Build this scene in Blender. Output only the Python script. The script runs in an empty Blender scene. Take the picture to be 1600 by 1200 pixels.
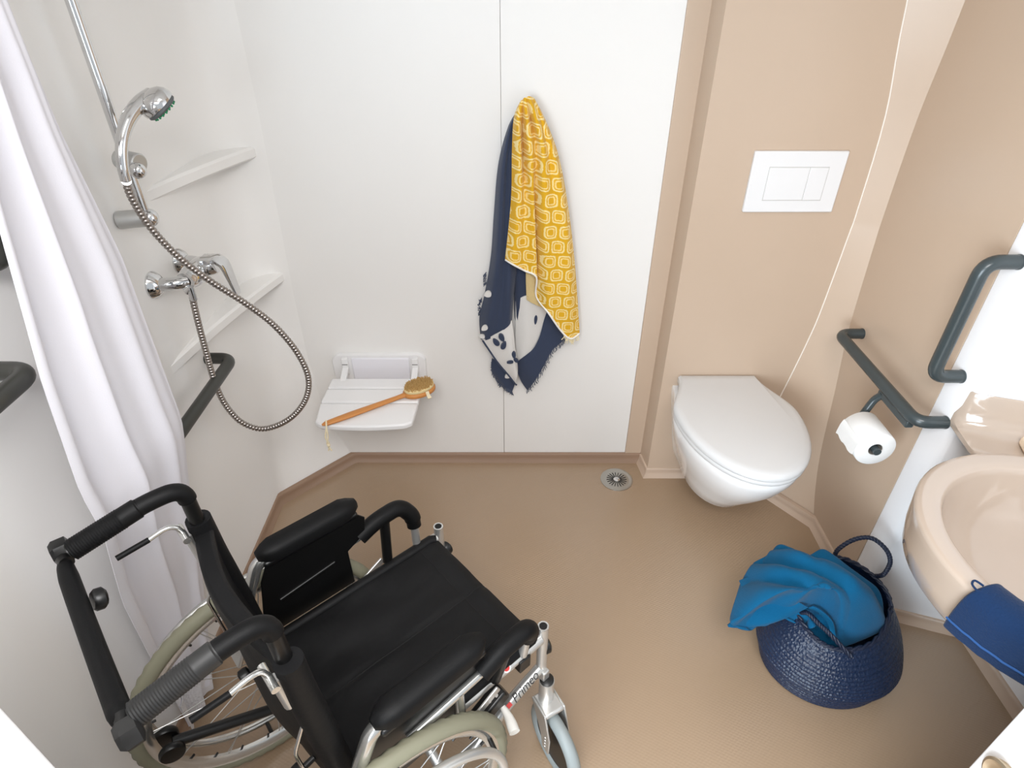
import bpy, bmesh, math, random
from mathutils import Vector, Matrix
random.seed(7)
R = math.radians
sc = bpy.context.scene
C = sc.collection

# ------------------------------------------------------------------ camera, world, light, exposure
FPX, PITCH, CAMZ = 954.0, R(34.7), 1.70
cam_d = bpy.data.cameras.new('camera'); cam = bpy.data.objects.new('camera', cam_d); C.objects.link(cam)
cam.location = (0, 0, CAMZ); cam.rotation_euler = (R(90) - PITCH, 0, 0)
cam_d.sensor_width = 36; cam_d.lens = FPX / 1600 * 36; cam_d.clip_start = 0.01
sc.camera = cam
wd = bpy.data.worlds.new('daylight'); sc.world = wd; wd.use_nodes = True
bg = wd.node_tree.nodes['Background']; bg.inputs[0].default_value = (0.91, 0.955, 1.0, 1); bg.inputs[1].default_value = 0.75
sc.view_settings.view_transform = 'Standard'; sc.view_settings.look = 'None'
sc.view_settings.gamma = 1; sc.view_settings.use_curve_mapping = False
sc.view_settings.exposure = -0.06
CEIL_W = 0.6          # power of the added ceiling panel
# added area light for an assumed unmodelled window, to the left behind the camera
assumed_win_d = bpy.data.lights.new('assumed_window_light', 'AREA'); assumed_win_d.shape = 'RECTANGLE'; assumed_win_d.size = 1.3; assumed_win_d.size_y = 1.5; assumed_win_d.energy = 92; assumed_win_d.color = (.78, .90, 1.0)
assumed_win = bpy.data.objects.new('assumed_window_light', assumed_win_d); C.objects.link(assumed_win); assumed_win.location = (-1.0, -1.35, 1.10)
assumed_win.rotation_euler = (Vector((1.2, .9, .3)) - assumed_win.location).to_track_quat('-Z', 'Y').to_euler()

# added top light above and behind the camera, brightens walls and floor
top_fill_d = bpy.data.lights.new('added_top_light', 'AREA'); top_fill_d.shape = 'SQUARE'; top_fill_d.size = 1.2; top_fill_d.energy = 77; top_fill_d.color = (1.0, .99, .985)
top_fill = bpy.data.objects.new('added_top_light', top_fill_d); C.objects.link(top_fill); top_fill.location = (0, -.30, 2.50)
top_fill.rotation_euler = (Vector((0, .70, .60)) - top_fill.location).to_track_quat('-Z', 'Y').to_euler()

# ------------------------------------------------------------------ helpers
_c, _s = math.cos(PITCH), math.sin(PITCH)
def ray(px, py):
    u = (px - 800) / FPX; v = (py - 600) / FPX
    return Vector((u, _c - _s * v, -_s - _c * v))
def onz(px, py, z): d = ray(px, py); t = (z - CAMZ) / d.z; return Vector((d.x * t, d.y * t, z))
def ony(px, py, y): d = ray(px, py); t = y / d.y; return Vector((d.x * t, y, CAMZ + d.z * t))
def onx(px, py, x): d = ray(px, py); t = x / d.x; return Vector((x, d.y * t, CAMZ + d.z * t))

def lin(c):
    if isinstance(c, str): c = tuple(int(c[i:i + 2], 16) / 255 for i in (0, 2, 4))
    return tuple(x / 12.92 if x <= .04045 else ((x + .055) / 1.055) ** 2.4 for x in c) + (1,)

MATS = {}
def mat(name, col, rough=.5, metal=0., bump=None, spec=.5, coat=0., sheen=0., trans=0., var=0., sss=0.):
    if name in MATS: return MATS[name]
    m = bpy.data.materials.new(name); m.use_nodes = True; MATS[name] = m
    nt = m.node_tree; b = nt.nodes['Principled BSDF']
    b.inputs['Base Color'].default_value = lin(col); b.inputs['Roughness'].default_value = rough
    b.inputs['Metallic'].default_value = metal; b.inputs['Specular IOR Level'].default_value = spec
    b.inputs['Coat Weight'].default_value = coat; b.inputs['Sheen Weight'].default_value = sheen
    if trans: b.inputs['Transmission Weight'].default_value = trans
    if sss:
        b.inputs['Subsurface Weight'].default_value = sss; b.inputs['Subsurface Radius'].default_value = (.02, .02, .02)
    tc = nt.nodes.new('ShaderNodeTexCoord')
    if var:
        n = nt.nodes.new('ShaderNodeTexNoise'); n.inputs['Scale'].default_value = 6; n.inputs['Detail'].default_value = 4
        nt.links.new(tc.outputs['Object'], n.inputs['Vector'])
        mx = nt.nodes.new('ShaderNodeMix'); mx.data_type = 'RGBA'; mx.blend_type = 'MULTIPLY'
        mx.inputs[6].default_value = lin(col); mr = nt.nodes.new('ShaderNodeMapRange')
        mr.inputs[3].default_value = 1 - var; mr.inputs[4].default_value = 1 + var
        nt.links.new(n.outputs[0], mr.inputs[0]); nt.links.new(mr.outputs[0], mx.inputs[7]); mx.inputs[0].default_value = 1
        nt.links.new(mx.outputs[2], b.inputs['Base Color'])
    if bump:
        kind, scale, strength = bump
        if kind == 'noise':
            n = nt.nodes.new('ShaderNodeTexNoise'); n.inputs['Scale'].default_value = scale; n.inputs['Detail'].default_value = 5; o = n.outputs[0]
        elif kind == 'voronoi':
            n = nt.nodes.new('ShaderNodeTexVoronoi'); n.inputs['Scale'].default_value = scale; o = n.outputs[0]
        else:
            n = nt.nodes.new('ShaderNodeTexWave'); n.inputs['Scale'].default_value = scale; n.inputs['Distortion'].default_value = 2; o = n.outputs[0]
        nt.links.new(tc.outputs['Object'], n.inputs['Vector'])
        bp = nt.nodes.new('ShaderNodeBump'); bp.inputs['Strength'].default_value = strength; bp.inputs['Distance'].default_value = .002
        nt.links.new(o, bp.inputs['Height']); nt.links.new(bp.outputs[0], b.inputs['Normal'])
    return m
def bsdf(m): return m.node_tree.nodes['Principled BSDF']

class MB:
    """collects shapes; build() links them as one mesh object"""
    def __init__(s): s.v = []; s.f = []
    def add(s, vs, fs):
        o = len(s.v); s.v += [tuple(v) for v in vs]; s.f += [tuple(i + o for i in f) for f in fs]; return s
    def box(s, lo, hi):
        x0, y0, z0 = lo; x1, y1, z1 = hi
        return s.add([(x0,y0,z0),(x1,y0,z0),(x1,y1,z0),(x0,y1,z0),(x0,y0,z1),(x1,y0,z1),(x1,y1,z1),(x0,y1,z1)],
                     [(0,3,2,1),(4,5,6,7),(0,1,5,4),(1,2,6,5),(2,3,7,6),(3,0,4,7)])
    def obox(s, c, ax, ay, az):
        c, ax, ay, az = Vector(c), Vector(ax), Vector(ay), Vector(az)
        vs = [c + ax*i + ay*j + az*k for k in (-1, 1) for (i, j) in ((-1,-1),(1,-1),(1,1),(-1,1))]
        return s.add(vs, [(0,3,2,1),(4,5,6,7),(0,1,5,4),(1,2,6,5),(2,3,7,6),(3,0,4,7)])
    def rings(s, rs, cap0=True, cap1=True, closed=True):
        n = len(rs[0]); vs = [v for r in rs for v in r]; fs = []
        for i in range(len(rs) - 1):
            for j in range(n if closed else n - 1):
                k = (j + 1) % n
                fs.append((i*n + j, i*n + k, (i+1)*n + k, (i+1)*n + j))
        if cap0: fs.append(tuple(range(n - 1, -1, -1)))
        if cap1: fs.append(tuple((len(rs) - 1)*n + j for j in range(n)))
        return s.add(vs, fs)
    def tube(s, pts, r, n=12, cap=True, smooth=0, closed=False, rs=None):
        pts = [Vector(p) for p in pts]
        if smooth: pts = catmull(pts, smooth, closed)
        m = len(pts)
        rad = (lambda i: r) if not callable(r) else (lambda i: r(i / (m - 1)))
        up = None; out = []
        for i, p in enumerate(pts):
            if closed: t = pts[(i+1) % m] - pts[i-1]
            else: t = pts[min(i+1, m-1)] - pts[max(i-1, 0)]
            t = t.normalized()
            if up is None:
                a = Vector((0,0,1)) if abs(t.z) < .9 else Vector((1,0,0))
                up = (a - t*a.dot(t)).normalized()
            else:
                up = (up - t*up.dot(t)).normalized()
            w = t.cross(up)
            out.append([p + (up*math.cos(2*math.pi*k/n) + w*math.sin(2*math.pi*k/n))*rad(i) for k in range(n)])
        if closed: out.append(out[0]); return s.rings(out, False, False)
        return s.rings(out, cap, cap)
    def lathe(s, prof, c=(0,0,0), axis=(0,0,1), n=24, cap0=True, cap1=True):
        ax = Vector(axis).normalized(); a = Vector((0,0,1)) if abs(ax.z) < .9 else Vector((1,0,0))
        u = (a - ax*a.dot(ax)).normalized(); w = ax.cross(u); c = Vector(c)
        return s.rings([[c + ax*h + (u*math.cos(2*math.pi*k/n) + w*math.sin(2*math.pi*k/n))*r for k in range(n)] for r, h in prof], cap0, cap1)
    def cyl(s, a, b, r, n=16):
        a, b = Vector(a), Vector(b)
        return s.lathe([(r, 0), (r, (b - a).length)], a, b - a, n)
    def sphere(s, c, r, n=16, sc_=(1,1,1)):
        c = Vector(c); m = n // 2; rs = []
        for i in range(m + 1):
            t = math.pi * (i + .02) / (m + .04)
            rs.append([c + Vector((math.sin(t)*math.cos(2*math.pi*k/n)*r*sc_[0], math.sin(t)*math.sin(2*math.pi*k/n)*r*sc_[1], -math.cos(t)*r*sc_[2])) for k in range(n)])
        return s.rings(rs)
    def grid(s, P):
        n, m = len(P), len(P[0])
        return s.add([v for row in P for v in row], [(i*m+j, i*m+j+1, (i+1)*m+j+1, (i+1)*m+j) for i in range(n-1) for j in range(m-1)])
    def sheet(s, P, th):
        """a grid given thickness th along its normals"""
        n, m = len(P), len(P[0]); P = [[Vector(p) for p in r] for r in P]
        N = []
        for i in range(n):
            row = []
            for j in range(m):
                a = P[min(i+1,n-1)][j] - P[max(i-1,0)][j]; b = P[i][min(j+1,m-1)] - P[i][max(j-1,0)]
                q = a.cross(b); row.append(q.normalized() if q.length > 1e-12 else Vector((0,0,1)))
            N.append(row)
        A = [[P[i][j] + N[i][j]*th/2 for j in range(m)] for i in range(n)]
        B = [[P[i][j] - N[i][j]*th/2 for j in range(m)] for i in range(n)]
        vs = [v for r in A for v in r] + [v for r in B for v in r]; o = n*m; fs = []
        for i in range(n-1):
            for j in range(m-1):
                q = (i*m+j, i*m+j+1, (i+1)*m+j+1, (i+1)*m+j); fs.append(q); fs.append(tuple(o+k for k in reversed(q)))
        bd = [(0,j) for j in range(m)] + [(i,m-1) for i in range(1,n)] + [(n-1,j) for j in range(m-2,-1,-1)] + [(i,0) for i in range(n-2,0,-1)]
        for k in range(len(bd)):
            a = bd[k][0]*m + bd[k][1]; q = bd[(k+1) % len(bd)]; b = q[0]*m + q[1]
            fs.append((b, a, o+a, o+b))
        return s.add(vs, fs)
    def prism(s, poly, z0, z1):
        return s.rings([[(x, y, z0) for x, y in poly], [(x, y, z1) for x, y in poly]])
    def build(s, name, m, parent=None, bevel=0, seg=2, smooth=40, sub=0, uv=None, loc=None, rot=None):
        me = bpy.data.meshes.new(name); me.from_pydata(s.v, [], s.f); me.update()
        bm = bmesh.new(); bm.from_mesh(me); bmesh.ops.remove_doubles(bm, verts=bm.verts, dist=1e-6)
        bmesh.ops.recalc_face_normals(bm, faces=bm.faces); bm.to_mesh(me); bm.free()
        o = bpy.data.objects.new(name, me); C.objects.link(o)
        if m: me.materials.append(m)
        if smooth:
            for p in me.polygons: p.use_smooth = True
            me.set_sharp_from_angle(angle=R(smooth))
        if uv:
            l = me.uv_layers.new(name='UVMap')
            for lp in me.loops: l.data[lp.index].uv = uv(me.vertices[lp.vertex_index].co)
        if bevel:
            b = o.modifiers.new('bevel', 'BEVEL'); b.width = bevel; b.segments = seg; b.limit_method = 'ANGLE'; b.angle_limit = R(35)
        if sub:
            d = o.modifiers.new('sub', 'SUBSURF'); d.levels = sub; d.render_levels = sub
        if parent: o.parent = parent
        if loc: o.location = loc
        if rot: o.rotation_euler = rot
        return o

def catmull(pts, k, closed=False):
    pts = [Vector(p) for p in pts]; n = len(pts); out = []
    for i in range(n if closed else n - 1):
        if closed: p0, p1, p2, p3 = pts[i-1], pts[i], pts[(i+1) % n], pts[(i+2) % n]
        else: p0, p1, p2, p3 = pts[max(i-1,0)], pts[i], pts[i+1], pts[min(i+2,n-1)]
        for j in range(k):
            t = j / k
            out.append(.5*((2*p1) + (p2-p0)*t + (2*p0-5*p1+4*p2-p3)*t*t + (3*p1-p0-3*p2+p3)*t**3))
    if not closed: out.append(pts[-1])
    return out
def fillet(pts, r, k=6):
    """polyline with its corners rounded"""
    pts = [Vector(p) for p in pts]; out = [pts[0]]
    for i in range(1, len(pts) - 1):
        a, b, c = pts[i-1], pts[i], pts[i+1]
        d = min(r, (a-b).length*.49, (c-b).length*.49); p = b + (a-b).normalized()*d; q = b + (c-b).normalized()*d
        for j in range(k + 1):
            t = j / k; out.append(p*(1-t)**2 + b*2*t*(1-t) + q*t*t)
    out.append(pts[-1]); return out
def lerp(xs, ys, x):
    if x <= xs[0]: return ys[0]
    for i in range(len(xs) - 1):
        if x <= xs[i+1]:
            t = (x - xs[i]) / (xs[i+1] - xs[i]); return ys[i]*(1-t) + ys[i+1]*t
    return ys[-1]
def tag(o, label=None, cat=None, group=None, kind=None):
    for k, v in (('label', label), ('category', cat), ('group', group), ('kind', kind)):
        if v: o[k] = v
    return o
def thing(name, label, cat, loc=(0,0,0), rz=0, group=None):
    o = bpy.data.objects.new(name, None); C.objects.link(o); o.location = loc; o.rotation_euler = (0,0,rz); o.empty_display_size = .05
    return tag(o, label, cat, group)
def struct(o, label=None): return tag(o, label, None, None, 'structure')
def inst(src, parent, rot=None, loc=None):
    o = bpy.data.objects.new(src.name.split('.')[0], src.data); C.objects.link(o); o.parent = parent
    if rot: o.rotation_euler = rot
    if loc: o.location = loc
    return o

# ------------------------------------------------------------------ materials
WALLW = mat('white_laminate', 'eeece9', .45, var=.012, bump=('noise', 40, .02))
WALLL = mat('white_moulded', 'f2f0ed', .38, var=.012)
WALLV = mat('white_panel', 'eeedee', .35, var=.01)
BEIGE = mat('beige_laminate', 'c7b19c', .34, var=.02, bump=('noise', 60, .02))
SKIRT = mat('skirting_vinyl', '957a65', .4, var=.03)
SKIRTB = mat('skirting_beige', 'c2ab97', .4, var=.02)
CREAM = mat('cream_bead', 'f3ebe0', .4)
CERAM = mat('white_ceramic', 'f4f4f4', .08, coat=.3)
PLAST = mat('white_plastic', 'eae9e9', .3)
LIDM = mat('toilet_seat_plastic', 'd9d9d9', .25)
PLASG = mat('pale_grey_plastic', 'e9e8ee', .4)
BASINM = mat('beige_resin', 'b8a798', .1, coat=.5)
RAIL = mat('charcoal_rail', '3a4244', .26, bump=('noise', 300, .02))
RAILB = mat('black_rail', '33332f', .35)
CHROME = mat('chrome', 'd8d8d8', .07, 1.)
CHROMB = mat('brushed_chrome', 'c4c4c2', .4, .8)
STEEL = mat('hose_steel', 'a39c97', .28, 1.)
DGREY = mat('grey_rubber_nozzles', '55585a', .5)
GREEN = mat('green_nozzles', '1f8a5a', .5)
BLACKF = mat('black_nylon', '08080a', .6, bump=('noise', 90, .25), spec=.3)
BLACKP = mat('black_foam', '0b0b0c', .55, spec=.22, bump=('noise', 500, .15))
BLACKG = mat('black_plastic', '090909', .38)
GREYRUB = mat('grey_grip_rubber', '272727', .5)
SILVER = mat('silver_paint', 'c9c8c5', .32, .75)
SILVERM = mat('silver_alloy', 'd5d5d2', .22, .9)
TYRE = mat('olive_grey_tyre', '85836f', .6, var=.05)
TYREG = mat('grey_caster_rubber', '8d9494', .5)
RED = mat('red_sticker', 'd23a36', .4)
WHITEST = mat('sticker_white', 'e6e2df', .4)
INK = mat('black_print', '161616', .5)
WOOD = mat('orange_wood', 'c98645', .4, bump=('wave', 20, .05), var=.12)
BRIST = mat('tan_bristle', 'c9a468', .8, var=.1)
CORD = mat('cream_cotton', 'e6d8b8', .8)
PAPER = mat('toilet_paper', 'e8e7e5', .85, bump=('noise', 250, .2))
CURT = mat('white_curtain', 'e6e5ec', .7, bump=('noise', 400, .1), sheen=.15)
LACE = mat('mesh_hem', 'e2e0e3', .8, bump=('voronoi', 160, .8))
BLUE = mat('turquoise_terry', '005279', .92, bump=('noise', 420, .8), sheen=.08, spec=.2, var=.15)
NAVYT = mat('navy_terry', '0f294b', .9, bump=('noise', 260, .9), sheen=.1, spec=.2, var=.1)
BASK = mat('navy_seagrass', '13233d', .38, bump=('voronoi', 150, .9), var=.3)
BASKD = mat('navy_braid', '101a30', .5, bump=('noise', 300, .5), var=.2)
SOAP = mat('cream_soap', 'ecd6bc', .45)
DARK = mat('dark_void', '0a0a0a', .8)

# floor vinyl: small raised pips in diagonal rows (relief only)
FLOORM = mat('brown_floor_vinyl', 'a0886f', .30, var=.03)
bsdf(FLOORM).inputs['Specular IOR Level'].default_value = 1.0
nt = FLOORM.node_tree; tcn = nt.nodes.new('ShaderNodeTexCoord'); mp = nt.nodes.new('ShaderNodeMapping')
mp.inputs['Rotation'].default_value = (0, 0, R(38)); mp.inputs['Scale'].default_value = (95, 150, 1)
nt.links.new(tcn.outputs['Object'], mp.inputs[0]); vr = nt.nodes.new('ShaderNodeTexVoronoi'); vr.voronoi_dimensions = '2D'
vr.inputs['Scale'].default_value = 1; vr.inputs['Randomness'].default_value = .15; nt.links.new(mp.outputs[0], vr.inputs[0])
bp = nt.nodes.new('ShaderNodeBump'); bp.inputs['Strength'].default_value = .35; bp.inputs['Distance'].default_value = .0015
nt.links.new(vr.outputs[0], bp.inputs['Height']); nt.links.new(bp.outputs[0], bsdf(FLOORM).inputs['Normal'])

def math_node(nt, op, a, b=None, c=None):
    n = nt.nodes.new('ShaderNodeMath'); n.operation = op
    for i, x in enumerate((a, b, c)):
        if x is None: continue
        if isinstance(x, (int, float)): n.inputs[i].default_value = x
        else: nt.links.new(x, n.inputs[i])
    return n.outputs[0]

# yellow towel: woven rounded squares inside squares, each row shifted half a square
YEL = mat('yellow_woven_towel', 'e2a90c', .85, sheen=.2)
nt = YEL.node_tree; tcn = nt.nodes.new('ShaderNodeTexCoord'); sp = nt.nodes.new('ShaderNodeSeparateXYZ'); nt.links.new(tcn.outputs['UV'], sp.inputs[0])
CELL = .052
u = math_node(nt, 'DIVIDE', sp.outputs[0], CELL); v = math_node(nt, 'DIVIDE', sp.outputs[1], CELL * .92)
row = math_node(nt, 'FLOOR', v); u2 = math_node(nt, 'ADD', u, math_node(nt, 'MULTIPLY', math_node(nt, 'MODULO', row, 2), .5))
fu = math_node(nt, 'ABSOLUTE', math_node(nt, 'SUBTRACT', math_node(nt, 'FRACT', u2), .5))
fv = math_node(nt, 'ABSOLUTE', math_node(nt, 'SUBTRACT', math_node(nt, 'FRACT', v), .5))
d = math_node(nt, 'POWER', math_node(nt, 'ADD', math_node(nt, 'POWER', fu, 4), math_node(nt, 'POWER', fv, 4)), .25)
nz = nt.nodes.new('ShaderNodeTexNoise'); nz.inputs['Scale'].default_value = 160; nt.links.new(tcn.outputs['UV'], nz.inputs[0])
d = math_node(nt, 'ADD', d, math_node(nt, 'MULTIPLY', math_node(nt, 'SUBTRACT', nz.outputs[0], .5), .09))
cr = nt.nodes.new('ShaderNodeValToRGB'); cr.color_ramp.interpolation = 'CONSTANT'; el = cr.color_ramp.elements
el[0].position = 0; el[0].color = lin('dca70a'); el[1].position = .19; el[1].color = lin('f0d184')
for p, col in ((.27, 'dca80e'), (.335, 'efd894'), (.425, 'd9a50c')):
    e = el.new(p); e.color = lin(col)
nt.links.new(d, cr.inputs[0]); nt.links.new(cr.outputs[0], bsdf(YEL).inputs['Base Color'])
bp = nt.nodes.new('ShaderNodeBump'); bp.inputs['Strength'].default_value = .3; bp.inputs['Distance'].default_value = .003
nt.links.new(nz.outputs[0], bp.inputs['Height']); nt.links.new(bp.outputs[0], bsdf(YEL).inputs['Normal'])

# navy beach towel: navy face with a few white leaves; and its white reverse with navy leaves
def leaf_mat(name, base, leaf, scale, thr, off):
    m = mat(name, base, .85, sheen=.2); nt = m.node_tree; tcn = nt.nodes.new('ShaderNodeTexCoord')
    mp = nt.nodes.new('ShaderNodeMapping'); mp.inputs['Scale'].default_value = (scale*1.3, scale, scale); mp.inputs['Location'].default_value = off
    mp.inputs['Rotation'].default_value = (0, R(35), 0)
    nt.links.new(tcn.outputs['Object'], mp.inputs[0])
    vo = nt.nodes.new('ShaderNodeTexVoronoi'); vo.inputs['Scale'].default_value = 1; vo.inputs['Randomness'].default_value = .8; nt.links.new(mp.outputs[0], vo.inputs[0])
    lt = math_node(nt, 'LESS_THAN', vo.outputs[0], thr)
    mx = nt.nodes.new('ShaderNodeMix'); mx.data_type = 'RGBA'; mx.inputs[6].default_value = lin(base); mx.inputs[7].default_value = lin(leaf)
    nt.links.new(lt, mx.inputs[0]); nt.links.new(mx.outputs[2], bsdf(m).inputs['Base Color'])
    n = nt.nodes.new('ShaderNodeTexNoise'); n.inputs['Scale'].default_value = 350; nt.links.new(tcn.outputs['Object'], n.inputs[0])
    bp = nt.nodes.new('ShaderNodeBump'); bp.inputs['Strength'].default_value = .4; bp.inputs['Distance'].default_value = .002
    nt.links.new(n.outputs[0], bp.inputs['Height']); nt.links.new(bp.outputs[0], bsdf(m).inputs['Normal'])
    return m
NAVYA = mat('navy_cotton', '2d3850', .85, bump=('noise', 350, .5), sheen=.2, var=.08)
NAVYW = mat('white_cotton_reverse', 'dad7d3', .85, bump=('noise', 350, .4), sheen=.1)
FRING = mat('navy_fringe', '4a5266', .9)

# ------------------------------------------------------------------ the room
XL, YB, YT, XR, XV, CEIL = -.888, 1.904, 1.811, 1.104, 1.385, 2.30
struct(MB().prism([(-1.6, -2.2), (1.9, -2.2), (1.9, 2.02), (-1.6, 2.02)], -.06, 0).build('floor', FLOORM), 'brown vinyl floor with small raised pips')

# back wall: two white laminate sheets with a fine joint, on a backing
wb = MB().box((-1.0, YB + .008, 0), (.56, YB + .09, CEIL)).build('wall_back', WALLW); struct(wb, 'white laminated back wall behind the towels')
SEAM = -.032
MB().box((-.76, YB, .040), (SEAM - .0006, YB + .012, CEIL)).build('panel', WALLW, wb, bevel=.0008, seg=1)
MB().box((SEAM + .0006, YB, .040), (.464, YB + .012, CEIL)).build('panel', WALLW, wb, bevel=.0008, seg=1)
# beige post strip between the white sheets and the service wall
t1 = MB().box((.464, YB - .004, 0), (.540, YB + .06, CEIL)).build('trim_1', BEIGE, bevel=.002); struct(t1, 'beige upright strip beside the white back wall')

# left wall and the moulded corner whose splay dies away upwards
ZL = [0, .13, .26, .5, .75, 1.0, 1.35, 1.9, CEIL]
LY = [1.655, 1.690, 1.712, 1.735, 1.750, 1.745, 1.74, 1.74, 1.74]
LX = [-.650, -.70, -.735, -.752, -.752, -.745, -.735, -.735, -.735]
rs = []
for i, z in enumerate(ZL):
    a = Vector((XL, LY[i], z)); b = Vector((LX[i], YB, z)); kx = Vector((XL, YB, z))
    mid = []
    for j in range(9):
        t = j / 8; q = a.lerp(b, t)
        rnd = min(1, i / 4)
        q2 = a*(1-t)**2 + kx*2*t*(1-t) + b*t*t
        mid.append(tuple(q.lerp(q2, rnd)))
    rs.append([(XL, .12, z)] + mid + [(LX[i], YB + .007, z), (-1.0, YB + .007, z), (-1.0, .12, z)])
wl = MB().rings(rs).build('wall_left', WALLL, smooth=60); struct(wl, 'white moulded left wall with a splayed corner')

# service wall with the cistern, its splayed corner and the beige part of the right wall
ZR = [0, .10, .25, .48, .64, .75, 1.0, 1.08, 1.35, 1.62, CEIL]
XA = [.900, .925, .958, .997, 1.020, 1.030, 1.040, 1.042, 1.034, .995, .93]
YBR = [1.541, 1.60, 1.655, 1.70, 1.735, 1.752, 1.772, 1.776, 1.778, 1.755, 1.72]
rs = [[(.528, YB + .08, z), (.528, YB - .004, z), (.540, YT, z), (XA[i], YT, z), (XR, YBR[i], z), (XR, 1.285, z), (1.7, 1.285, z), (1.7, YB + .08, z)] for i, z in enumerate(ZR)]
# finer levels
def fine(rs, k=4):
    out = []
    for j in range(len(rs[0])): out.append(catmull([r[j] for r in rs], k))
    return [[tuple(out[j][i]) for j in range(len(out))] for i in range(len(out[0]))]
wr = MB().rings(fine(rs)).build('wall_back_right', BEIGE, smooth=22); struct(wr, 'beige service wall behind the toilet with splayed corner')
bead = MB().tube(catmull([(x - .001, YT - .0005, z) for x, z in zip(XA, ZR) if z > .2], 5), .0021, 8).build('trim_2', CREAM); struct(bead, 'thin cream bead curving up the beige corner')
# white right wall: end of the beige box, return face and the wall under the washbasin
wv = MB().rings([[(XR, 1.285, z), (XR, 1.215, z), (1.118, 1.195, z), (XV, 1.105, z), (XV, .20, z), (1.7, .20, z), (1.7, 1.285, z)] for z in (0, CEIL)]).build('wall_right', WALLV, bevel=.004); struct(wv, 'white right wall around the washbasin recess')

def skirting(name, path, m, h=.040, th=.007, label=None):
    """vinyl upstand along a floor path with a rounded foot; room on the left of the path"""
    path = [Vector((x, y, 0)) for x, y in path]; rs = []
    for i, p in enumerate(path):
        d0 = (path[i] - path[i-1]).normalized() if i else None; d1 = (path[i+1] - path[i]).normalized() if i < len(path)-1 else None
        n0 = Vector((-d0.y, d0.x, 0)) if d0 else None; n1 = Vector((-d1.y, d1.x, 0)) if d1 else None
        n = (n0 + n1).normalized() if d0 and d1 else (n0 or n1)
        k = 1 / max(.4, n.dot(n1 if n1 else n0))
        rs.append([p + n*(o*k) + Vector((0, 0, z)) for o, z in ((-.01, 0), (th + .012, 0), (th + .009, .006), (th + .003, .014), (th, .024), (th, h - .003), (th - .003, h), (-.01, h))])
    return struct(MB().rings(rs).build(name, m, smooth=50), label)
skirting('baseboard_back', [(.534, YB - .004), (LX[0], YB - .0), (XL, LY[0]), (XL, .2)], SKIRT, label='brown vinyl upstand along the white walls')
skirting('baseboard_toilet', [(1.700, 1.282), (XR, 1.282), (XR, YBR[0]), (XA[0], YT), (.5405, YT), (.5285, YB - .004)][1:], SKIRTB, label='beige skirting under the service wall')
skirting('baseboard_right', [(XV, .30), (XV, 1.105), (1.118, 1.195), (XR, 1.215), (XR, 1.28)], SKIRTB, label='beige skirting under the washbasin')

# front wall with the doorway the camera looks through, header, low cabinet, ceiling
struct(MB().box((XL - .1, .115, 0), (-.312, .195, 1.34)).build('wall_front', WALLV, bevel=.003), 'white partition at the lower left corner, kept low to let light in')  # upper part left out so light reaches the left wall
struct(MB().box((XL - .1, .115, 2.16), (1.7, .195, CEIL)).build('trim_3', WALLV), 'white header over the doorway')
struct(MB().box((1.25, .115, 0), (1.7, .195, 2.16)).build('wall_front_right', WALLV), 'white partition on the right of the doorway')
CXL, CYF, CZT = .725, .452, .87
cb = thing('storage_cabinet', 'low white cabinet with a beige round knob at the lower right edge', 'cabinet', (0, 0, 0))
MB().box((CXL + .018, .20, 0), (XV - .004, CYF, CZT)).build('carcass', PLAST, cb, bevel=.003)
cdo = MB().box((CXL, .204, .03), (CXL + .016, CYF - .001, CZT - .004)).build('door', PLAST, cb, bevel=.003)
kc = onx(1571, 1222, CXL)
MB().lathe([(.030, 0), (.030, .004), (.033, .007), (.033, .010), (.029, .012), (.025, .009), (.020, .006), (.0, .005)], kc, (-1, 0, 0), 32).build('knob', mat('beige_metal', 'b9a88f', .3, .8), cdo, smooth=40)
struct(MB().box((XL - .1, .115, CEIL), (1.7, 2.02, CEIL + .08)).build('ceiling', WALLW), 'white ceiling')

# unseen opal panel added for soft light, with its own area light
lamp = thing('added_ceiling_light', 'added square opal panel for soft light, unseen over the bathroom', 'light', (.05, .56, CEIL))
MB().box((-.36, -.36, -.03), (.36, .36, 0)).build('frame', PLAST, lamp, bevel=.004)
op = mat('opal_diffuser', 'ffffff', .6); bsdf(op).inputs['Emission Color'].default_value = (1, .97, .93, 1); bsdf(op).inputs['Emission Strength'].default_value = 0.5
MB().box((-.33, -.33, -.034), (.33, .33, -.0305)).build('diffuser', op, lamp)
ld = bpy.data.lights.new('added_ceiling_glow', 'AREA'); ld.shape = 'SQUARE'; ld.size = .66; ld.energy = CEIL_W; ld.color = (1, .97, .94)
lo = bpy.data.objects.new('added_ceiling_glow', ld); C.objects.link(lo); lo.location = (0, 0, -.04); lo.parent = lamp

# moulded corner shelves
def corner_shelf(z, yl, xb, label, sag):
    a = Vector((XL - .002, yl, 0)); b = Vector((xb, YB + .002, 0)); m = a.lerp(b, .5) + Vector((-.62, .70, 0)).normalized()*sag
    fr = [a*(1-t)**2 + m*2*t*(1-t) + b*t*t for t in [i/16 for i in range(17)]]
    poly = [(p.x, p.y) for p in fr] + [(XL - .002, YB + .002)]
    inn = [(p.x - .006, p.y + .006) for p in fr] + [(XL - .002, YB + .002)]
    o = MB().rings([[(x, y, z - .034) for x, y in inn], [(x, y, z - .028) for x, y in poly], [(x, y, z - .006) for x, y in poly], [(x, y, z) for x, y in inn]]).build('corner_shelf', WALLL, smooth=30)
    return tag(o, label, 'shelf', 'moulded shower corner shelves')
corner_shelf(1.245, 1.475, -.768, 'upper white moulded corner shelf behind the hand shower', .022)
corner_shelf(.838, 1.315, -.772, 'lower white moulded corner shelf behind the mixer tap', .03)

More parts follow.
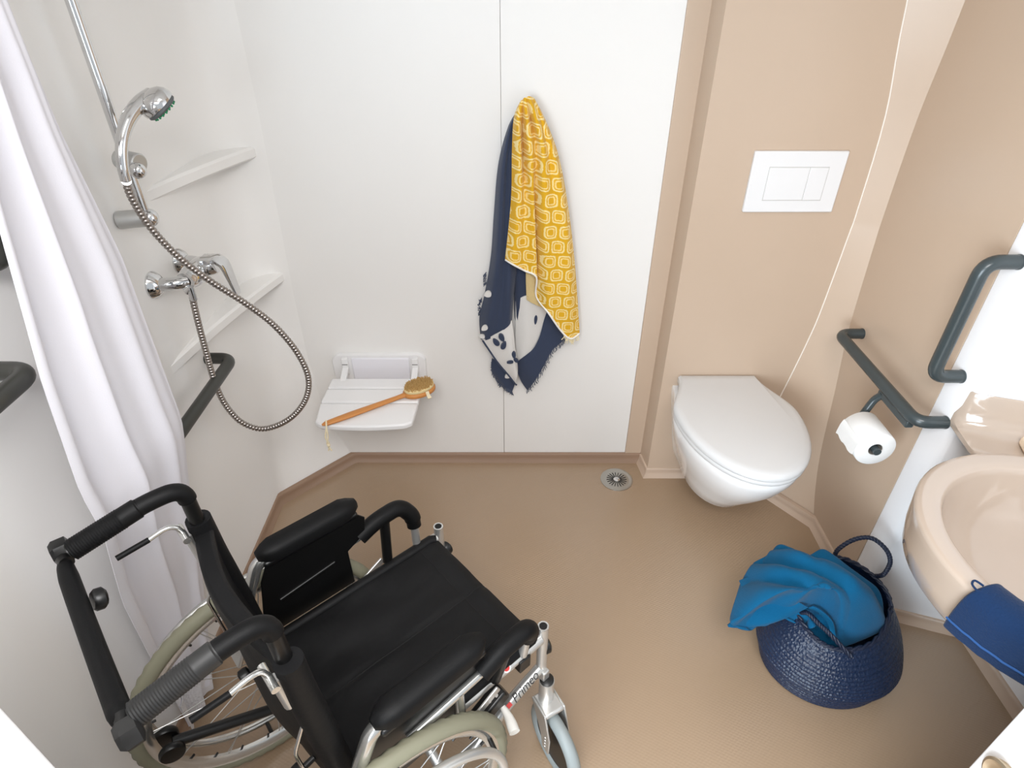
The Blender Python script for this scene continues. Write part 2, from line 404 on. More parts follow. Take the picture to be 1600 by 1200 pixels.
# ------------------------------------------------------------------ toilet
def egg(*a, **k): return [(x + (1.811 - y)*.045, y, z) for x, y, z in egg0(*a, **k)]
def egg0(cx, hw, yf, yc, yb, hb, z, n=48, inset=0):
    """outline of a toilet: half ellipse to the front (yf), tapering back to half width hb at yb"""
    pts = []; h = n // 2
    for i in range(h + 1):
        t = math.pi * i / h; pts.append((cx + (hw - inset)*math.cos(t), yc - (yc - yf - inset)*math.sin(t), z))
    k = 10
    for i in range(1, k + 1):
        t = i / k; w = hw + (hb - hw)*(t*t*(3 - 2*t))*1.0
        pts.append((cx - w + inset, yc + (yb - inset - yc)*t, z))
    for i in range(k, 0, -1):
        t = i / k; w = hw + (hb - hw)*(t*t*(3 - 2*t))
        pts.append((cx + w - inset, yc + (yb - inset - yc)*t, z))
    return pts
TC = .731
wc = thing('toilet', 'white wall-hung toilet with closed lid on the beige wall', 'toilet', (0, 0, 0))
secs = [(.105, .055, 1.60, 1.67, .075), (.112, .085, 1.545, 1.66, .095), (.14, .104, 1.50, 1.65, .105), (.20, .122, 1.452, 1.64, .118), (.27, .150, 1.392, 1.63, .128),
        (.34, .176, 1.338, 1.61, .14), (.40, .193, 1.306, 1.60, .15), (.432, .197, 1.297, 1.60, .152), (.440, .194, 1.300, 1.60, .150)]
MB().rings([egg(TC, hw, yf, yc, YT + .0, hb, z) for z, hw, yf, yc, hb in secs]).build('bowl', CERAM, wc, smooth=50)
seat = MB().rings([egg(TC, .198, 1.293, 1.60, 1.775, .140, .441), egg(TC, .201, 1.289, 1.60, 1.775, .142, .446), egg(TC, .201, 1.289, 1.60, 1.775, .142, .454), egg(TC, .198, 1.292, 1.60, 1.775, .14, .458)]).build('seat_ring', LIDM, wc, smooth=50)
lid = [(.4605, .197, 1.292, 0), (.464, .203, 1.286, 0), (.472, .204, 1.285, 0), (.480, .201, 1.289, 0), (.4855, .193, 1.299, 0), (.488, .178, 1.316, .004)]
MB().rings([egg(TC, hw, yf, 1.60, 1.806 - i, .138 if j < 4 else .13, z) for j, (z, hw, yf, i) in enumerate(lid)]).build('lid', LIDM, wc, smooth=50)
for s in (-1, 1): MB().cyl((TC + s*.075 - .02, 1.79, .455), (TC + s*.075 + .02, 1.79, .455), .011).build('hinge', PLAST, wc)

# flush plate with two push buttons
fp = thing('flush_plate', 'white rectangular dual flush plate above the toilet', 'flush plate', (0, 0, 0))
q = [ony(*p, YT) for p in ((1178, 236), (1325, 234), (1158, 331), (1300, 328))]
x0, x1, z1, z0 = .691, .960, 1.257, 1.080
MB().box((x0, YT - .012, z0), (x1, YT + .002, z1)).build('plate', PLAST, fp, bevel=.004, seg=3)
xm = x0 + .168
bz0, bz1 = z0 + .038, z1 - .045
MB().box((x0 + .050, YT - .0128, bz0 - .002), (x1 - .046, YT - .008, bz1 + .002)).build('recess', mat('button_gap', 'c8c6c3', .5), fp)
MB().box((x0 + .0515, YT - .0150, bz0), (xm - .0008, YT - .009, bz1)).build('button', PLAST, fp, bevel=.0015)
MB().box((xm + .0008, YT - .0150, bz0), (x1 - .0475, YT - .009, bz1)).build('button', PLAST, fp, bevel=.0015)

# floor drain
dr = thing('floor_drain', 'round steel floor drain near the beige post', 'drain', (.417, 1.785, 0))
MB().lathe([(.064, .0), (.0635, .0025), (.058, .003), (.052, .0008), (.046, .0006), (.0, .0006)], (0, 0, 0), n=48).build('rim', mat('drain_steel', 'b5b3ad', .28, .9), dr)
slot = MB().box((-.0014, .014, .0010), (.0014, .040, .0018))
s0 = slot.build('slot', DARK, dr)
for k in range(1, 20): inst(s0, dr, rot=(0, 0, 2*math.pi*k/20))
MB().lathe([(.013, .0006), (.0125, .003), (.004, .0035), (.003, .0015), (0, .0015)], n=20).build('centre_boss', CHROME, dr)

# ------------------------------------------------------------------ grab rails
def rail(label, pts, m, r=.0165, rad=.045, name='grab_rail', group='charcoal grab rails'):
    t = thing(name, label, 'grab rail', (0, 0, 0), 0, group)
    MB().tube(fillet(pts, rad, 8), r, 20).build('bar', m, t, smooth=60)
    for e, d in ((0, 1), (-1, -2)):
        a = Vector(pts[e]); n = (Vector(pts[d]) - a).normalized()
        MB().lathe([(r + .0006, 0), (r + .0006, .004)], a, n, 24).build('wall_flange', m, t)
    return t
XG = 1.030
rail('horizontal charcoal grab rail beside the toilet, above the paper roll', [(XR, 1.672, .735), (XG, 1.672, .735), (XG, 1.222, .735), (XR, 1.222, .735)], RAIL)
rail('upright charcoal grab rail between beige and white wall near the washbasin', [(XR, 1.243, 1.162), (XG, 1.243, 1.162), (XG, 1.243, .862), (XR, 1.243, .862)], RAIL)
rail('black horizontal grab rail low on the shower wall, behind the curtain edge', [(XL, 1.500, .752), (-.812, 1.500, .752), (-.812, 1.00, .752), (XL, 1.00, .752)], RAILB, rad=.04)
rail('black horizontal grab rail at the left edge, left of the curtain', [(XL, .862, 1.130), (-.812, .862, 1.130), (-.812, .43, 1.130), (XL, .43, 1.130)], RAILB, rad=.035)
rail('upright black grab rail at the left edge, half hidden by the curtain', [(XL, .925, 1.302), (-.820, .925, 1.302), (-.820, .925, 1.66), (XL, .925, 1.66)], RAILB, r=.020, rad=.04)

# toilet roll holder clamped under the rail, and the roll
XH = .985
rc = onx(1354, 684, XH)
hold = thing('toilet_roll_holder', 'charcoal toilet roll holder hanging from the horizontal rail', 'roll holder')
MB().obox((XG + .002, 1.315, .712), (.011, 0, 0), (0, .075, 0), (0, 0, .011)).build('clamp', RAIL, hold, bevel=.004)
MB().tube(fillet([(XG - .001, 1.375, .712), (XG - .012, 1.385, .690), (XH, rc.y + .064, rc.z), (XH, rc.y - .062, rc.z)], .018, 5), .0105, 14).build('arm', RAIL, hold, smooth=60)
roll = thing('toilet_roll', 'white toilet paper roll on the charcoal holder', 'toilet roll', (XH, rc.y, rc.z))
n = 48; RO, RI, LH = .054, .019, .050
MB().rings([[(r*math.cos(2*math.pi*k/n), y, r*math.sin(2*math.pi*k/n)) for k in range(n)] for r, y in ((RI, -LH), (RO - .002, -LH), (RO, -LH + .002), (RO, LH - .002), (RO - .002, LH), (RI, LH), (RI, -LH))], False, False).build('paper', PAPER, roll, smooth=50)
MB().rings([[(r*math.cos(2*math.pi*k/24), y, r*math.sin(2*math.pi*k/24)) for k in range(24)] for r, y in ((RI, -LH + .001), (RI - .0012, -LH + .001), (RI - .0012, LH - .001), (RI, LH - .001), (RI, -LH + .001))], False, False).build('core', mat('grey_card', '9a948c', .8), roll)
fl = []
for i in range(9):
    t = i / 8
    a = R(150) + t*R(55) if t < .6 else None
    if a: p = (RO + .001)*math.cos(a), (RO + .001)*math.sin(a)
    else: p = fl[4][0][0] - .006*(t - .6), fl[4][0][2] - .05*(t - .6)
    fl.append([(p[0], -LH + .001 + 2*(LH - .001)*j/8, p[1] - (.006*abs(math.sin(j*.9)) if i == 8 else 0)) for j in range(9)])
MB().sheet(fl, .0008).build('loose_sheet', PAPER, roll)

# ------------------------------------------------------------------ washbasin
BC = Vector((1.100, .780, 0)); BZ = .770
ba = thing('washbasin', 'beige moulded washbasin with round bowl on the right wall', 'washbasin', (0, 0, 0))
def bring(r, z, n=72, ex=1.0): return [(BC.x + r*math.cos(2*math.pi*k/n)*ex, BC.y + r*math.sin(2*math.pi*k/n), z) for k in range(n)]
prof = [(.035, .590), (.12, .597), (.20, .612), (.252, .632), (.276, .66), (.283, .70), (.2865, .745), (.2875, .760), (.2862, .7665), (.2820, .7700), (.274, .7710), (.256, .7690), (.241, .7660), (.2365, .7625), (.2325, .748), (.222, .722), (.205, .685), (.175, .655), (.13, .638), (.07, .631), (.022, .629)]
MB().rings([bring(r, z) for r, z in prof], True, True).build('bowl', BASINM, ba, smooth=45)
# deck behind the bowl up to the two walls, with a coved upstand along them
wallp = [Vector((XR + .002, 1.222, 0)), Vector((1.116, 1.1925, 0)), Vector((1.20, 1.165, 0)), Vector((1.29, 1.1345, 0)), Vector((1.372, 1.106, 0)), Vector((XV - .002, 1.07, 0)), Vector((XV - .002, .90, 0)), Vector((XV - .002, .72, 0)), Vector((XV - .002, .55, 0))]
inn = [Vector((1.088, 1.10, 0)), Vector((1.092, 1.085, 0)), Vector((1.135, 1.045, 0)), Vector((1.19, 1.03, 0)), Vector((1.26, .985, 0)), Vector((1.31, .955, 0)), Vector((1.345, .89, 0)), Vector((1.352, .76, 0)), Vector((1.33, .62, 0))]
rs = []
for w, i_ in zip(wallp, inn):
    row = []
    for z_, t in ((.738, 0), (.747, 0), (.750, .03), (.750, .25), (.751, .6), (.756, .82), (.77, .93), (.80, .975), (.842, .985), (.846, 1.0), (.738, 1.0)):
        p = i_.lerp(w, t); row.append((p.x, p.y, z_))
    rs.append(row)
MB().rings(rs).build('splashback', BASINM, ba, smooth=55)
MB().lathe([(.024, .630), (.024, .633), (.019, .634), (.017, .631), (0, .631)], (BC.x, BC.y, 0), n=28).build('waste', CHROME, ba)
so = thing('soap_bar', 'cream soap bar at the back of the beige washbasin', 'soap', (1.236, 1.085, .7520))
MB().obox((0, 0, .013), (.036, -.012, 0), (.008, .024, 0), (0, 0, .0125)).build('bar', SOAP, so, bevel=.007, seg=3)

# navy hand towel over the rim
ht = thing('hand_towel', 'navy terry hand towel folded over the washbasin rim', 'towel', (0, 0, 0))
tp = [(.160, .662), (.185, .678), (.207, .702), (.2235, .737), (.233, .765), (.245, .779), (.262, .784), (.279, .782), (.292, .774), (.299, .757), (.3015, .73), (.302, .70), (.300, .672)]
P = []
prf = catmull([Vector((r, 0, z)) for r, z in tp], 3)
for i, p in enumerate(prf):
    row = []; t = i / (len(prf) - 1)
    for j in range(33):
        w = j / 32; a = R(199 + 66*w) + .02*math.sin(t*5)
        bulge = .004*math.sin(w*9 + t*3) * max(0, t - .55) + .001*math.sin(w*60)
        row.append((BC.x + (p.x + abs(bulge))*math.cos(a), BC.y + (p.x + abs(bulge))*math.sin(a), p.z + .004*math.sin(w*5)*(t > .8)*(t - .8)*3))
    P.append(row)
MB().sheet(P, .011).build('cloth', NAVYT, ht, bevel=.004, seg=2, smooth=60)
hem = [Vector(r) for r in P[-4]]
MB().tube([(BC.x + (h.x - BC.x)*1.022, BC.y + (h.y - BC.y)*1.022, h.z) for h in hem], .0022, 6).build('hem_line', mat('navy_hem', '1f4a80', .85), ht)
e = Vector(P[20][0])
MB().tube([e + Vector((-.002, .0, .002)), e + Vector((-.012, .010, .004)), e + Vector((-.020, .004, .002)), e + Vector((-.017, -.008, .0)), e + Vector((-.004, -.009, .0))], .002, 8, smooth=5).build('hanging_loop', NAVYT, ht)

# ------------------------------------------------------------------ towels on the wall hook
hk = thing('towel_hook', 'small chrome wall hook behind the hanging towels', 'hook', (0, 0, 0))
MB().lathe([(.016, 0), (.016, .004), (.013, .006)], (.045, YB, 1.342), (0, -1, 0)).build('rose', CHROME, hk)
MB().tube([(.045, YB - .004, 1.342), (.045, YB - .026, 1.338), (.045, YB - .034, 1.352)], .005, 10, smooth=5).build('prong', CHROME, hk)

def ribbed(ribs, n, m):
    """surface through ribs: each rib a list of points from the hook down; n along, m between ribs"""
    rr = [catmull(r, 8) for r in ribs]
    def at(l, t):
        x = t*(len(l) - 1); i = min(int(x), len(l) - 2); return l[i].lerp(l[i+1], x - i)
    rows = []
    for i in range(n + 1):
        rows.append(catmull([at(r, i/n) for r in rr], m))
    return rows
def rib(spec): return [ony(x, y, YB - d) for x, y, d in spec]
yt = thing('bath_towel', 'mustard yellow patterned towel hanging on the wall hook', 'towel', (0, 0, 0), 0)
ribs = [rib([(812,163,.030),(804,185,.040),(801,235,.050),(800,300,.052),(796,350,.055),(790,405,.058)]),
        rib([(815,158,.050),(809,185,.075),(812,235,.082),(812,300,.078),(808,355,.082),(803,413,.084)]),
        rib([(818,155,.050),(817,185,.055),(817,235,.050),(820,300,.060),(820,360,.066),(820,422,.066)]),
        rib([(820,153,.056),(823,185,.082),(828,235,.090),(832,300,.082),(835,360,.078),(838,432,.072)]),
        rib([(823,152,.054),(829,183,.060),(838,235,.070),(836,300,.062),(837,370,.052),(838,462,.050)]),
        rib([(826,151,.056),(836,182,.086),(848,235,.096),(850,300,.100),(852,380,.098),(857,488,.090)]),
        rib([(829,152,.050),(842,182,.070),(856,235,.074),(864,300,.084),(870,390,.088),(876,515,.080)]),
        rib([(832,153,.046),(847,184,.066),(864,235,.078),(877,300,.086),(888,400,.086),(891,528,.076)]),
        rib([(835,156,.030),(851,188,.040),(869,235,.046),(883,300,.050),(896,400,.052),(905,520,.052)])]
rows = ribbed(ribs, 60, 6)
MB().sheet(rows, .005).build('cloth', YEL, yt, smooth=70, uv=lambda c: (c.x*1.0 + .35*(c.y - 1.82) + 10, c.z + .1*c.x + 10))
MB().tube([Vector(p) + Vector((0, -.003, -.001)) for p in rows[-1]], .0032, 8).build('white_hem', mat('white_hem', 'f0eeea', .8), yt)
fr = MB()
for k in range(26):
    p = Vector(rows[-1][int((.80 + .2*k/25)*(len(rows[-1]) - 1))]) + Vector((random.uniform(-.003, .003), random.uniform(-.004, .002), 0))
    fr.tube([p, p + Vector((random.uniform(-.004, .006), 0, -.012)), p + Vector((random.uniform(-.008, .010), 0, -random.uniform(.016, .03)))], .0011, 5)
tag(fr.build('fringe', mat('cream_fringe', 'eddfb8', .9), yt), None, None, None, 'stuff')
# turned-up underside showing below the front fold
MB().sheet(ribbed([rib([(822,420,.034),(822,440,.036),(823,468,.036)]), rib([(831,422,.040),(832,448,.042),(833,474,.042)]), rib([(840,425,.036),(846,455,.038),(850,482,.038)])], 10, 6), .004).build('turned_fold', mat('towel_underside', 'd9c08a', .9, bump=('voronoi', 260, .6), var=.2), yt)

nt_ = thing('beach_towel', 'navy and white leaf-print towel hanging behind the yellow towel', 'towel', (0, 0, 0), 0)
ribs = [rib([(812,172,.018),(796,196,.016),(780,255,.016),(773,330,.016),(768,400,.016),(758,460,.016),(750,495,.016),(752,530,.016)]),
        rib([(813,172,.024),(798,198,.034),(787,255,.044),(782,330,.050),(778,400,.052),(771,460,.052),(765,500,.052),(760,531,.050)]),
        rib([(814,172,.026),(801,198,.030),(793,255,.034),(790,330,.038),(788,400,.042),(784,460,.044),(781,495,.046),(778,522,.046)]),
        rib([(815,172,.026),(805,198,.032),(801,255,.042),(800,330,.046),(798,400,.048),(796,450,.052),(795,480,.054),(793,510,.054)]),
        rib([(817,172,.022),(812,198,.016),(812,255,.016),(812,330,.020),(808,400,.022),(803,450,.028),(801,470,.030),(799,500,.030)])]
rowsA = ribbed(ribs, 50, 6)
MB().sheet(rowsA, .005).build('navy_face', NAVYA, nt_, smooth=70)
# folded white reverse with navy leaves, hanging below on the left
ribs = [rib([(754,531,.045),(764,546,.045),(778,566,.045),(795,586,.045),(807,601,.045)]),
        rib([(770,524,.052),(780,540,.054),(788,557,.056),(798,575,.056),(807,594,.054)]),
        rib([(786,515,.052),(793,530,.056),(798,548,.060),(803,565,.060),(808,584,.054)]),
        rib([(799,500,.040),(802,520,.044),(804,540,.046),(806,555,.046),(808,572,.042)])]
rowsB = ribbed(ribs, 24, 6)
MB().sheet(rowsB, .005).build('white_face', NAVYW, nt_, smooth=70)
MB().tube([Vector(r[0]) + Vector((0, -.003, 0)) for r in rowsB], .0035, 8).build('navy_hem', NAVYA, nt_)
# right hand drop: white reverse above, navy border below
ribs = [rib([(806,470,.020),(806,500,.022),(806,535,.022),(808,565,.022)]), rib([(822,462,.030),(824,500,.036),(822,530,.038),(818,557,.036)]),
        rib([(840,470,.026),(841,500,.030),(839,525,.032),(832,545,.032)]), rib([(858,480,.022),(853,495,.024),(848,512,.026),(842,528,.026)])]
MB().sheet(ribbed(ribs, 20, 6), .005).build('white_face', NAVYW, nt_, smooth=70)
ribs = [rib([(808,565,.024),(809,580,.026),(815,596,.026),(824,609,.026)]), rib([(820,556,.038),(823,570,.042),(828,583,.042),(836,594,.042)]),
        rib([(833,545,.036),(838,555,.040),(844,563,.040),(849,572,.040)]), rib([(843,526,.034),(851,533,.040),(856,540,.042),(862,548,.042)]),
        rib([(850,500,.030),(861,512,.034),(869,523,.034),(878,533,.034)]), rib([(858,478,.024),(868,495,.024),(874,510,.024),(880,524,.024)])]
rowsC = ribbed(ribs, 20, 6)
MB().sheet(rowsC, .005).build('navy_face', NAVYA, nt_, smooth=70)
# inner navy fold between the two drops and lower left corner
MB().sheet(ribbed([rib([(803,395,.012),(804,430,.012),(804,470,.014),(805,496,.014)]), rib([(813,400,.020),(812,430,.024),(812,470,.026),(812,503,.026)]), rib([(826,410,.014),(830,440,.016),(836,466,.018),(846,486,.018)])], 14, 6), .005).build('navy_face', NAVYA, nt_, smooth=70)
rowsD = ribbed([rib([(769,560,.020),(768,572,.022),(772,584,.022),(780,597,.022)]), rib([(785,570,.030),(783,580,.032),(784,592,.032),(792,606,.032)]), rib([(803,586,.022),(806,592,.024),(804,601,.024),(800,611,.024)])], 14, 6)
MB().sheet(rowsD, .005).build('navy_face', NAVYA, nt_, smooth=70)
fr = MB()
for rows_, a, b in ((rowsC, 0, 1), (rowsD, 0, 1), (rowsD, None, None)):
    if a is None: line = [Vector(r[0]) for r in rows_]
    else: line = [Vector(p) for p in rows_[-1]]
    for k in range(60):
        x = k / 59 * (len(line) - 1); i = min(int(x), len(line) - 2); p = line[i].lerp(line[i+1], x - i)
        fr.tube([p + Vector((0, -.002, .002)), p + Vector((random.uniform(-.003, .006), -.002, -.008)), p + Vector((random.uniform(-.004, .010), -.002, -random.uniform(.012, .02)))], .0011, 4)
for (x, y) in ((757, 430), (757, 440), (750, 470), (748, 478), (749, 486)):
    p = ony(x, y, YB - .012)
    for k in range(8): fr.tube([p + Vector((.006, 0, random.uniform(-.012, .012))), p + Vector((-.004, 0, random.uniform(-.014, .01) - .004))], .0011, 4)
tag(fr.build('fringe', FRING, nt_), None, None, None, 'stuff')
def leaf(c, a, l, w, m, dz=0):
    """a woven leaf motif: a thin raised patch lying on the towel"""
    x, y, dd = c; p = ony(x, y, YB - dd); s = .00176
    ring = []
    for k in range(20):
        t = 2*math.pi*k/20; u_, v_ = math.cos(t)*l*s, math.sin(t)*w*s*(1 + .25*math.cos(t))
        ring.append(p + Vector((u_*math.cos(a) - v_*math.sin(a), 0, u_*math.sin(a) + v_*math.cos(a))))
    MB().rings([[q + Vector((0, .007, 0)) for q in ring], [q - Vector((0, .002, 0)) for q in ring]]).build('leaf_motif', m, nt_, smooth=50)
leaf((762, 460, .056), .3, 7, 6, NAVYW); leaf((757, 513, .056), .6, 7, 5, NAVYW); leaf((753, 526, .052), -.3, 6, 4, NAVYW)
leaf((775, 535, .062), -.9, 9, 5, NAVYA); leaf((784, 528, .066), 2.0, 9, 5, NAVYA); leaf((787, 540, .067), -2.0, 9, 5, NAVYA)
leaf((803, 555, .064), 1.7, 8, 4, NAVYA); leaf((797, 566, .066), .2, 7, 3.5, NAVYA); leaf((806, 563, .062), -.7, 6, 3.5, NAVYA)
leaf((793, 588, .040), .5, 6, 5, NAVYW); leaf((837, 500, .036), 1.5, 10, 3, NAVYA)

# ------------------------------------------------------------------ fold-down shower seat and bath brush
ss = thing('shower_bench', 'white folding slatted shower seat on the back wall', 'seat', (0, 0, 0))
SX0, SX1, SZ = -.655, -.325, .455
cx = (SX0 + SX1)/2
def rrect(x0, x1, z0, z1, r, k=5):
    out = []
    for (ax, az, a0) in ((x1 - r, z1 - r, 0), (x0 + r, z1 - r, 90), (x0 + r, z0 + r, 180), (x1 - r, z0 + r, 270)):
        for i in range(k + 1):
            a = R(a0 + 90*i/k); out.append((ax + r*math.cos(a), az + r*math.sin(a)))
    return out
pl = rrect(SX0 - .005, SX1 + .008, .405, .522, .03)
MB().rings([[(x, YB + .001, z) for x, z in pl], [(x, YB - .014, z) for x, z in pl], [(cx + (x - cx)*.985, YB - .018, .463 + (z - .463)*.96) for x, z in pl]]).build('wall_plate', PLAST, ss)
MB().box((SX0 + .068, YB - .024, .412), (SX1 - .052, YB - .016, .510)).build('cover', PLASG, ss, bevel=.003)
for hx in (SX0 + .044, SX1 - .030):
    hg = MB().box((hx - .012, YB - .030, .445), (hx + .012, YB - .016, .512)).build('hinge', PLAST, ss, bevel=.003)
    MB().box((hx - .010, YB - .0305, .486), (hx + .010, YB - .0295, .490)).build('hinge_slot', mat('slot_grey', '8e8e8c', .5), hg)
    MB().obox((hx, YB - .052, .458), (.011, 0, 0), (0, .034, .012), (0, -.003, .008)).build('arm', PLAST, ss, bevel=.002)
def seat_w(y): return lerp([1.54, 1.68, 1.85], [.160, .168, .164], y)
for (ya, yb_, nm) in ((1.775, 1.835, 0), (1.690, 1.768, 0), (1.568, 1.683, 1)):
    top = []
    if nm == 0: poly = [(cx - seat_w(ya), ya), (cx + seat_w(ya), ya), (cx + seat_w(yb_) - .0, yb_), (cx - seat_w(yb_), yb_)]
    else:
        poly = [(cx + .002 - .160 + .320*i/14, ya - .014*math.sin(math.pi*i/14) + (.012 if i in (0, 14) else 0)) for i in range(15)] + [(cx + seat_w(yb_), yb_), (cx - seat_w(yb_), yb_)]
    MB().prism(poly, SZ - .022, SZ).build('slat', PLAST, ss, bevel=.006, seg=3)
for hx in (cx - .10, cx + .10): MB().box((hx - .012, 1.575, SZ - .032), (hx + .012, 1.83, SZ - .020)).build('bearer', PLAST, ss)

br = thing('bath_brush', 'long wooden bath brush with round bristle head on the shower seat', 'brush', (0, 0, 0))
a = onz(503, 664, SZ + .008); b = onz(624, 620, SZ + .012); hc = onz(652, 607, SZ + .018)
d_ = (b - a); d_.z = 0; d_.normalize(); nrm = Vector((-d_.y, d_.x, 0))
rs = []
L_ = (b - a).length + .028
for i in range(25):
    t = i/24; p = a + d_*L_*t; w = lerp([0, .03, .12, .3, .75, .9, 1], [.004, .011, .0125, .0145, .011, .009, .012], t); h = lerp([0, .03, .15, .8, 1], [.003, .006, .007, .007, .008], t)
    zc = SZ + .0075 + .004*t
    rs.append([p + nrm*w*math.cos(2*math.pi*k/12) + Vector((0, 0, zc - p.z + h*math.sin(2*math.pi*k/12))) for k in range(12)])
MB().rings(rs).build('handle', WOOD, br, smooth=60)
def oval(c, rx, ry, z, n=36): return [c + d_*rx*math.cos(2*math.pi*k/n) + nrm*ry*math.sin(2*math.pi*k/n) + Vector((0, 0, z - c.z)) for k in range(n)]
hc = a + d_*(L_ + .048)
MB().rings([oval(hc, .054, .034, SZ + .001), oval(hc, .060, .040, SZ + .006), oval(hc, .060, .040, SZ + .015), oval(hc, .056, .036, SZ + .019)]).build('head', WOOD, br, smooth=50)
MB().rings([oval(hc, .052, .033, SZ + .018), oval(hc, .055, .036, SZ + .022), oval(hc, .055, .036, SZ + .029), oval(hc, .050, .031, SZ + .032)]).build('bristle_bed', mat('pale_bristle', 'e6d3a0', .8), br, smooth=50)
bs = MB()
for k in range(620):
    r_ = math.sqrt(random.random()); t = random.random()*2*math.pi; p = hc + d_*.053*r_*math.cos(t) + nrm*.034*r_*math.sin(t); p.z = SZ + .028
    q_ = p + Vector((random.uniform(-.003, .003), random.uniform(-.003, .003), .014 + .004*(1 - r_) + random.uniform(-.002, .002)))
    bs.tube([p, q_], lambda t: .0015*(1 - .35*t), 4)
tag(bs.build('bristles', BRIST, br), None, None, None, 'stuff')
e = hc - nrm*.040 + d_*.012
MB().sheet([[e + nrm*.003 + d_*(.012*j - .006) + Vector((0, 0, SZ + .022 - e.z)) for j in (0, 1)], [e - nrm*.004 + d_*(.012*j - .006) + Vector((0, 0, SZ + .012 - e.z)) for j in (0, 1)], [e - nrm*.018 + d_*(.014*j - .008) + Vector((0, 0, SZ + .006 - e.z)) for j in (0, 1)], [e - nrm*.014 + d_*(.014*j - .006) + Vector((0, 0, SZ + .003 - e.z)) for j in (0, 1)]], .002).build('strap', CORD, br)
c0 = a + d_*.016
for s in (-1, 1):
    MB().tube([c0 + Vector((0, 0, .012)), c0 - nrm*.012 + Vector((0, -.016, .006)), c0 + Vector((.004 + .004*s, -.036, -.03)), c0 + Vector((.004 - .003*s, -.037, -.055)), c0 + Vector((.006 + .005*s, -.037, -.085))], .0026, 6, smooth=5).build('cord', CORD, br)
MB().sphere(c0 + Vector((.005, -.037, -.062)), .006, 10).build('cord_knot', CORD, br)

# ------------------------------------------------------------------ shower riser, hand shower, hose, mixer
XS, YS = -.828, 1.352
rz = thing('shower_rail', 'chrome shower riser rail with slider on the left wall', 'shower rail', (0, 0, 0))
MB().tube([(XS, YS, 1.225), (XS, YS, 2.02)], .0105, 20).build('pole', CHROME, rz, smooth=60)
for z in (1.222, 2.0):
    MB().cyl((XL, YS - .010, z - .002), (XS - .004, YS, z), .020, 24).build('wall_bracket', CHROMB, rz, bevel=.002)
    MB().sphere((XS + .006, YS, z), .0205, 20).build('bracket_ball', CHROME, rz)
sl = MB().cyl((XS - .022, YS + .012, 1.348), (XS + .030, YS - .006, 1.343), .021, 24).build('slider', CHROMB, rz, bevel=.003)
MB().sphere((XS + .030, YS - .022, 1.333), .017, 16).build('slider_clamp', CHROME, sl)
hs = thing('hand_shower', 'chrome hand shower head in the rail slider', 'shower head', (0, 0, 0))
XHS = -.775
path = [onx(*p, x) for *p, x in ((197, 282, -.790), (192, 262, -.788), (190, 235, -.785), (193, 208, -.780), (203, 182, -.772), (220, 162, -.760), (238, 152, -.748))]
MB().tube(path, lambda t: .0105 + .0085*t*t, 20, smooth=5).build('handle', CHROME, hs, smooth=60)
hcn = onx(243, 160, -.738)
fa = Vector((.50, .30, -.80)).normalized()
MB().lathe([(.004, -.0245), (.016, -.0225), (.027, -.017), (.0345, -.008), (.0375, .002), (.0365, .009)], hcn, fa, 32).build('head', CHROME, hs, smooth=60)
MB().lathe([(.034, .008), (.0345, .015), (.031, .018)], hcn, fa, 32).build('face_ring', DGREY, hs)
nzm = MB()
uu = fa.orthogonal().normalized(); ww = fa.cross(uu)
nz0 = MB().lathe([(.0022, 0), (.0022, .005), (.0012, .006)], (0, 0, 0), fa, 8).build('nozzle', GREEN, hs, loc=tuple(hcn + fa*.018))
for rr, cnt in ((.009, 6), (.018, 12), (.027, 18)):
    for k in range(cnt):
        t = 2*math.pi*k/cnt; inst(nz0, hs, loc=tuple(hcn + fa*.017 + (uu*math.cos(t) + ww*math.sin(t))*rr))
hose = thing('shower_hose', 'looping chrome shower hose from mixer to hand shower', 'hose', (0, 0, 0))
hp = [(197, 284, 1.300), (204, 305, 1.305), (221, 335, 1.315), (245, 367, 1.325), (283, 405, 1.34), (330, 440, 1.36), (385, 475, 1.38), (430, 510, 1.40), (465, 552, 1.41), (482, 592, 1.41), (476, 627, 1.41), (450, 656, 1.405), (412, 670, 1.40), (378, 660, 1.395), (352, 632, 1.39), (335, 595, 1.385), (322, 550, 1.38), (310, 505, 1.375), (303, 475, 1.372), (299, 455, 1.37)]
hpts = catmull([ony(x, y, d) for x, y, d in hp], 24)
hpts[0] = path[0].copy()
# even spacing, ridged like a metal spiral
L = [0]
for i in range(1, len(hpts)): L.append(L[-1] + (hpts[i] - hpts[i-1]).length)
N = int(L[-1] / .0022); ev = []; j = 0
for k in range(N + 1):
    s = L[-1]*k/N
    while j < len(L) - 2 and L[j+1] < s: j += 1
    t = (s - L[j]) / max(1e-9, L[j+1] - L[j]); ev.append(hpts[j].lerp(hpts[j+1], t))
MB().tube(ev, lambda t: .0083 if int(round(t*N)) % 4 else .0056, 12).build('spiral_hose', STEEL, hose, smooth=70)
p0 = ev[-1]; MB().cyl(p0 + Vector((0, 0, -.022)), p0 + Vector((0, 0, .012)), .0095, 12).build('nut', CHROME, hose)
MB().cyl(ev[0], ev[6], .0098, 14).build('end_cone', CHROME, hose)

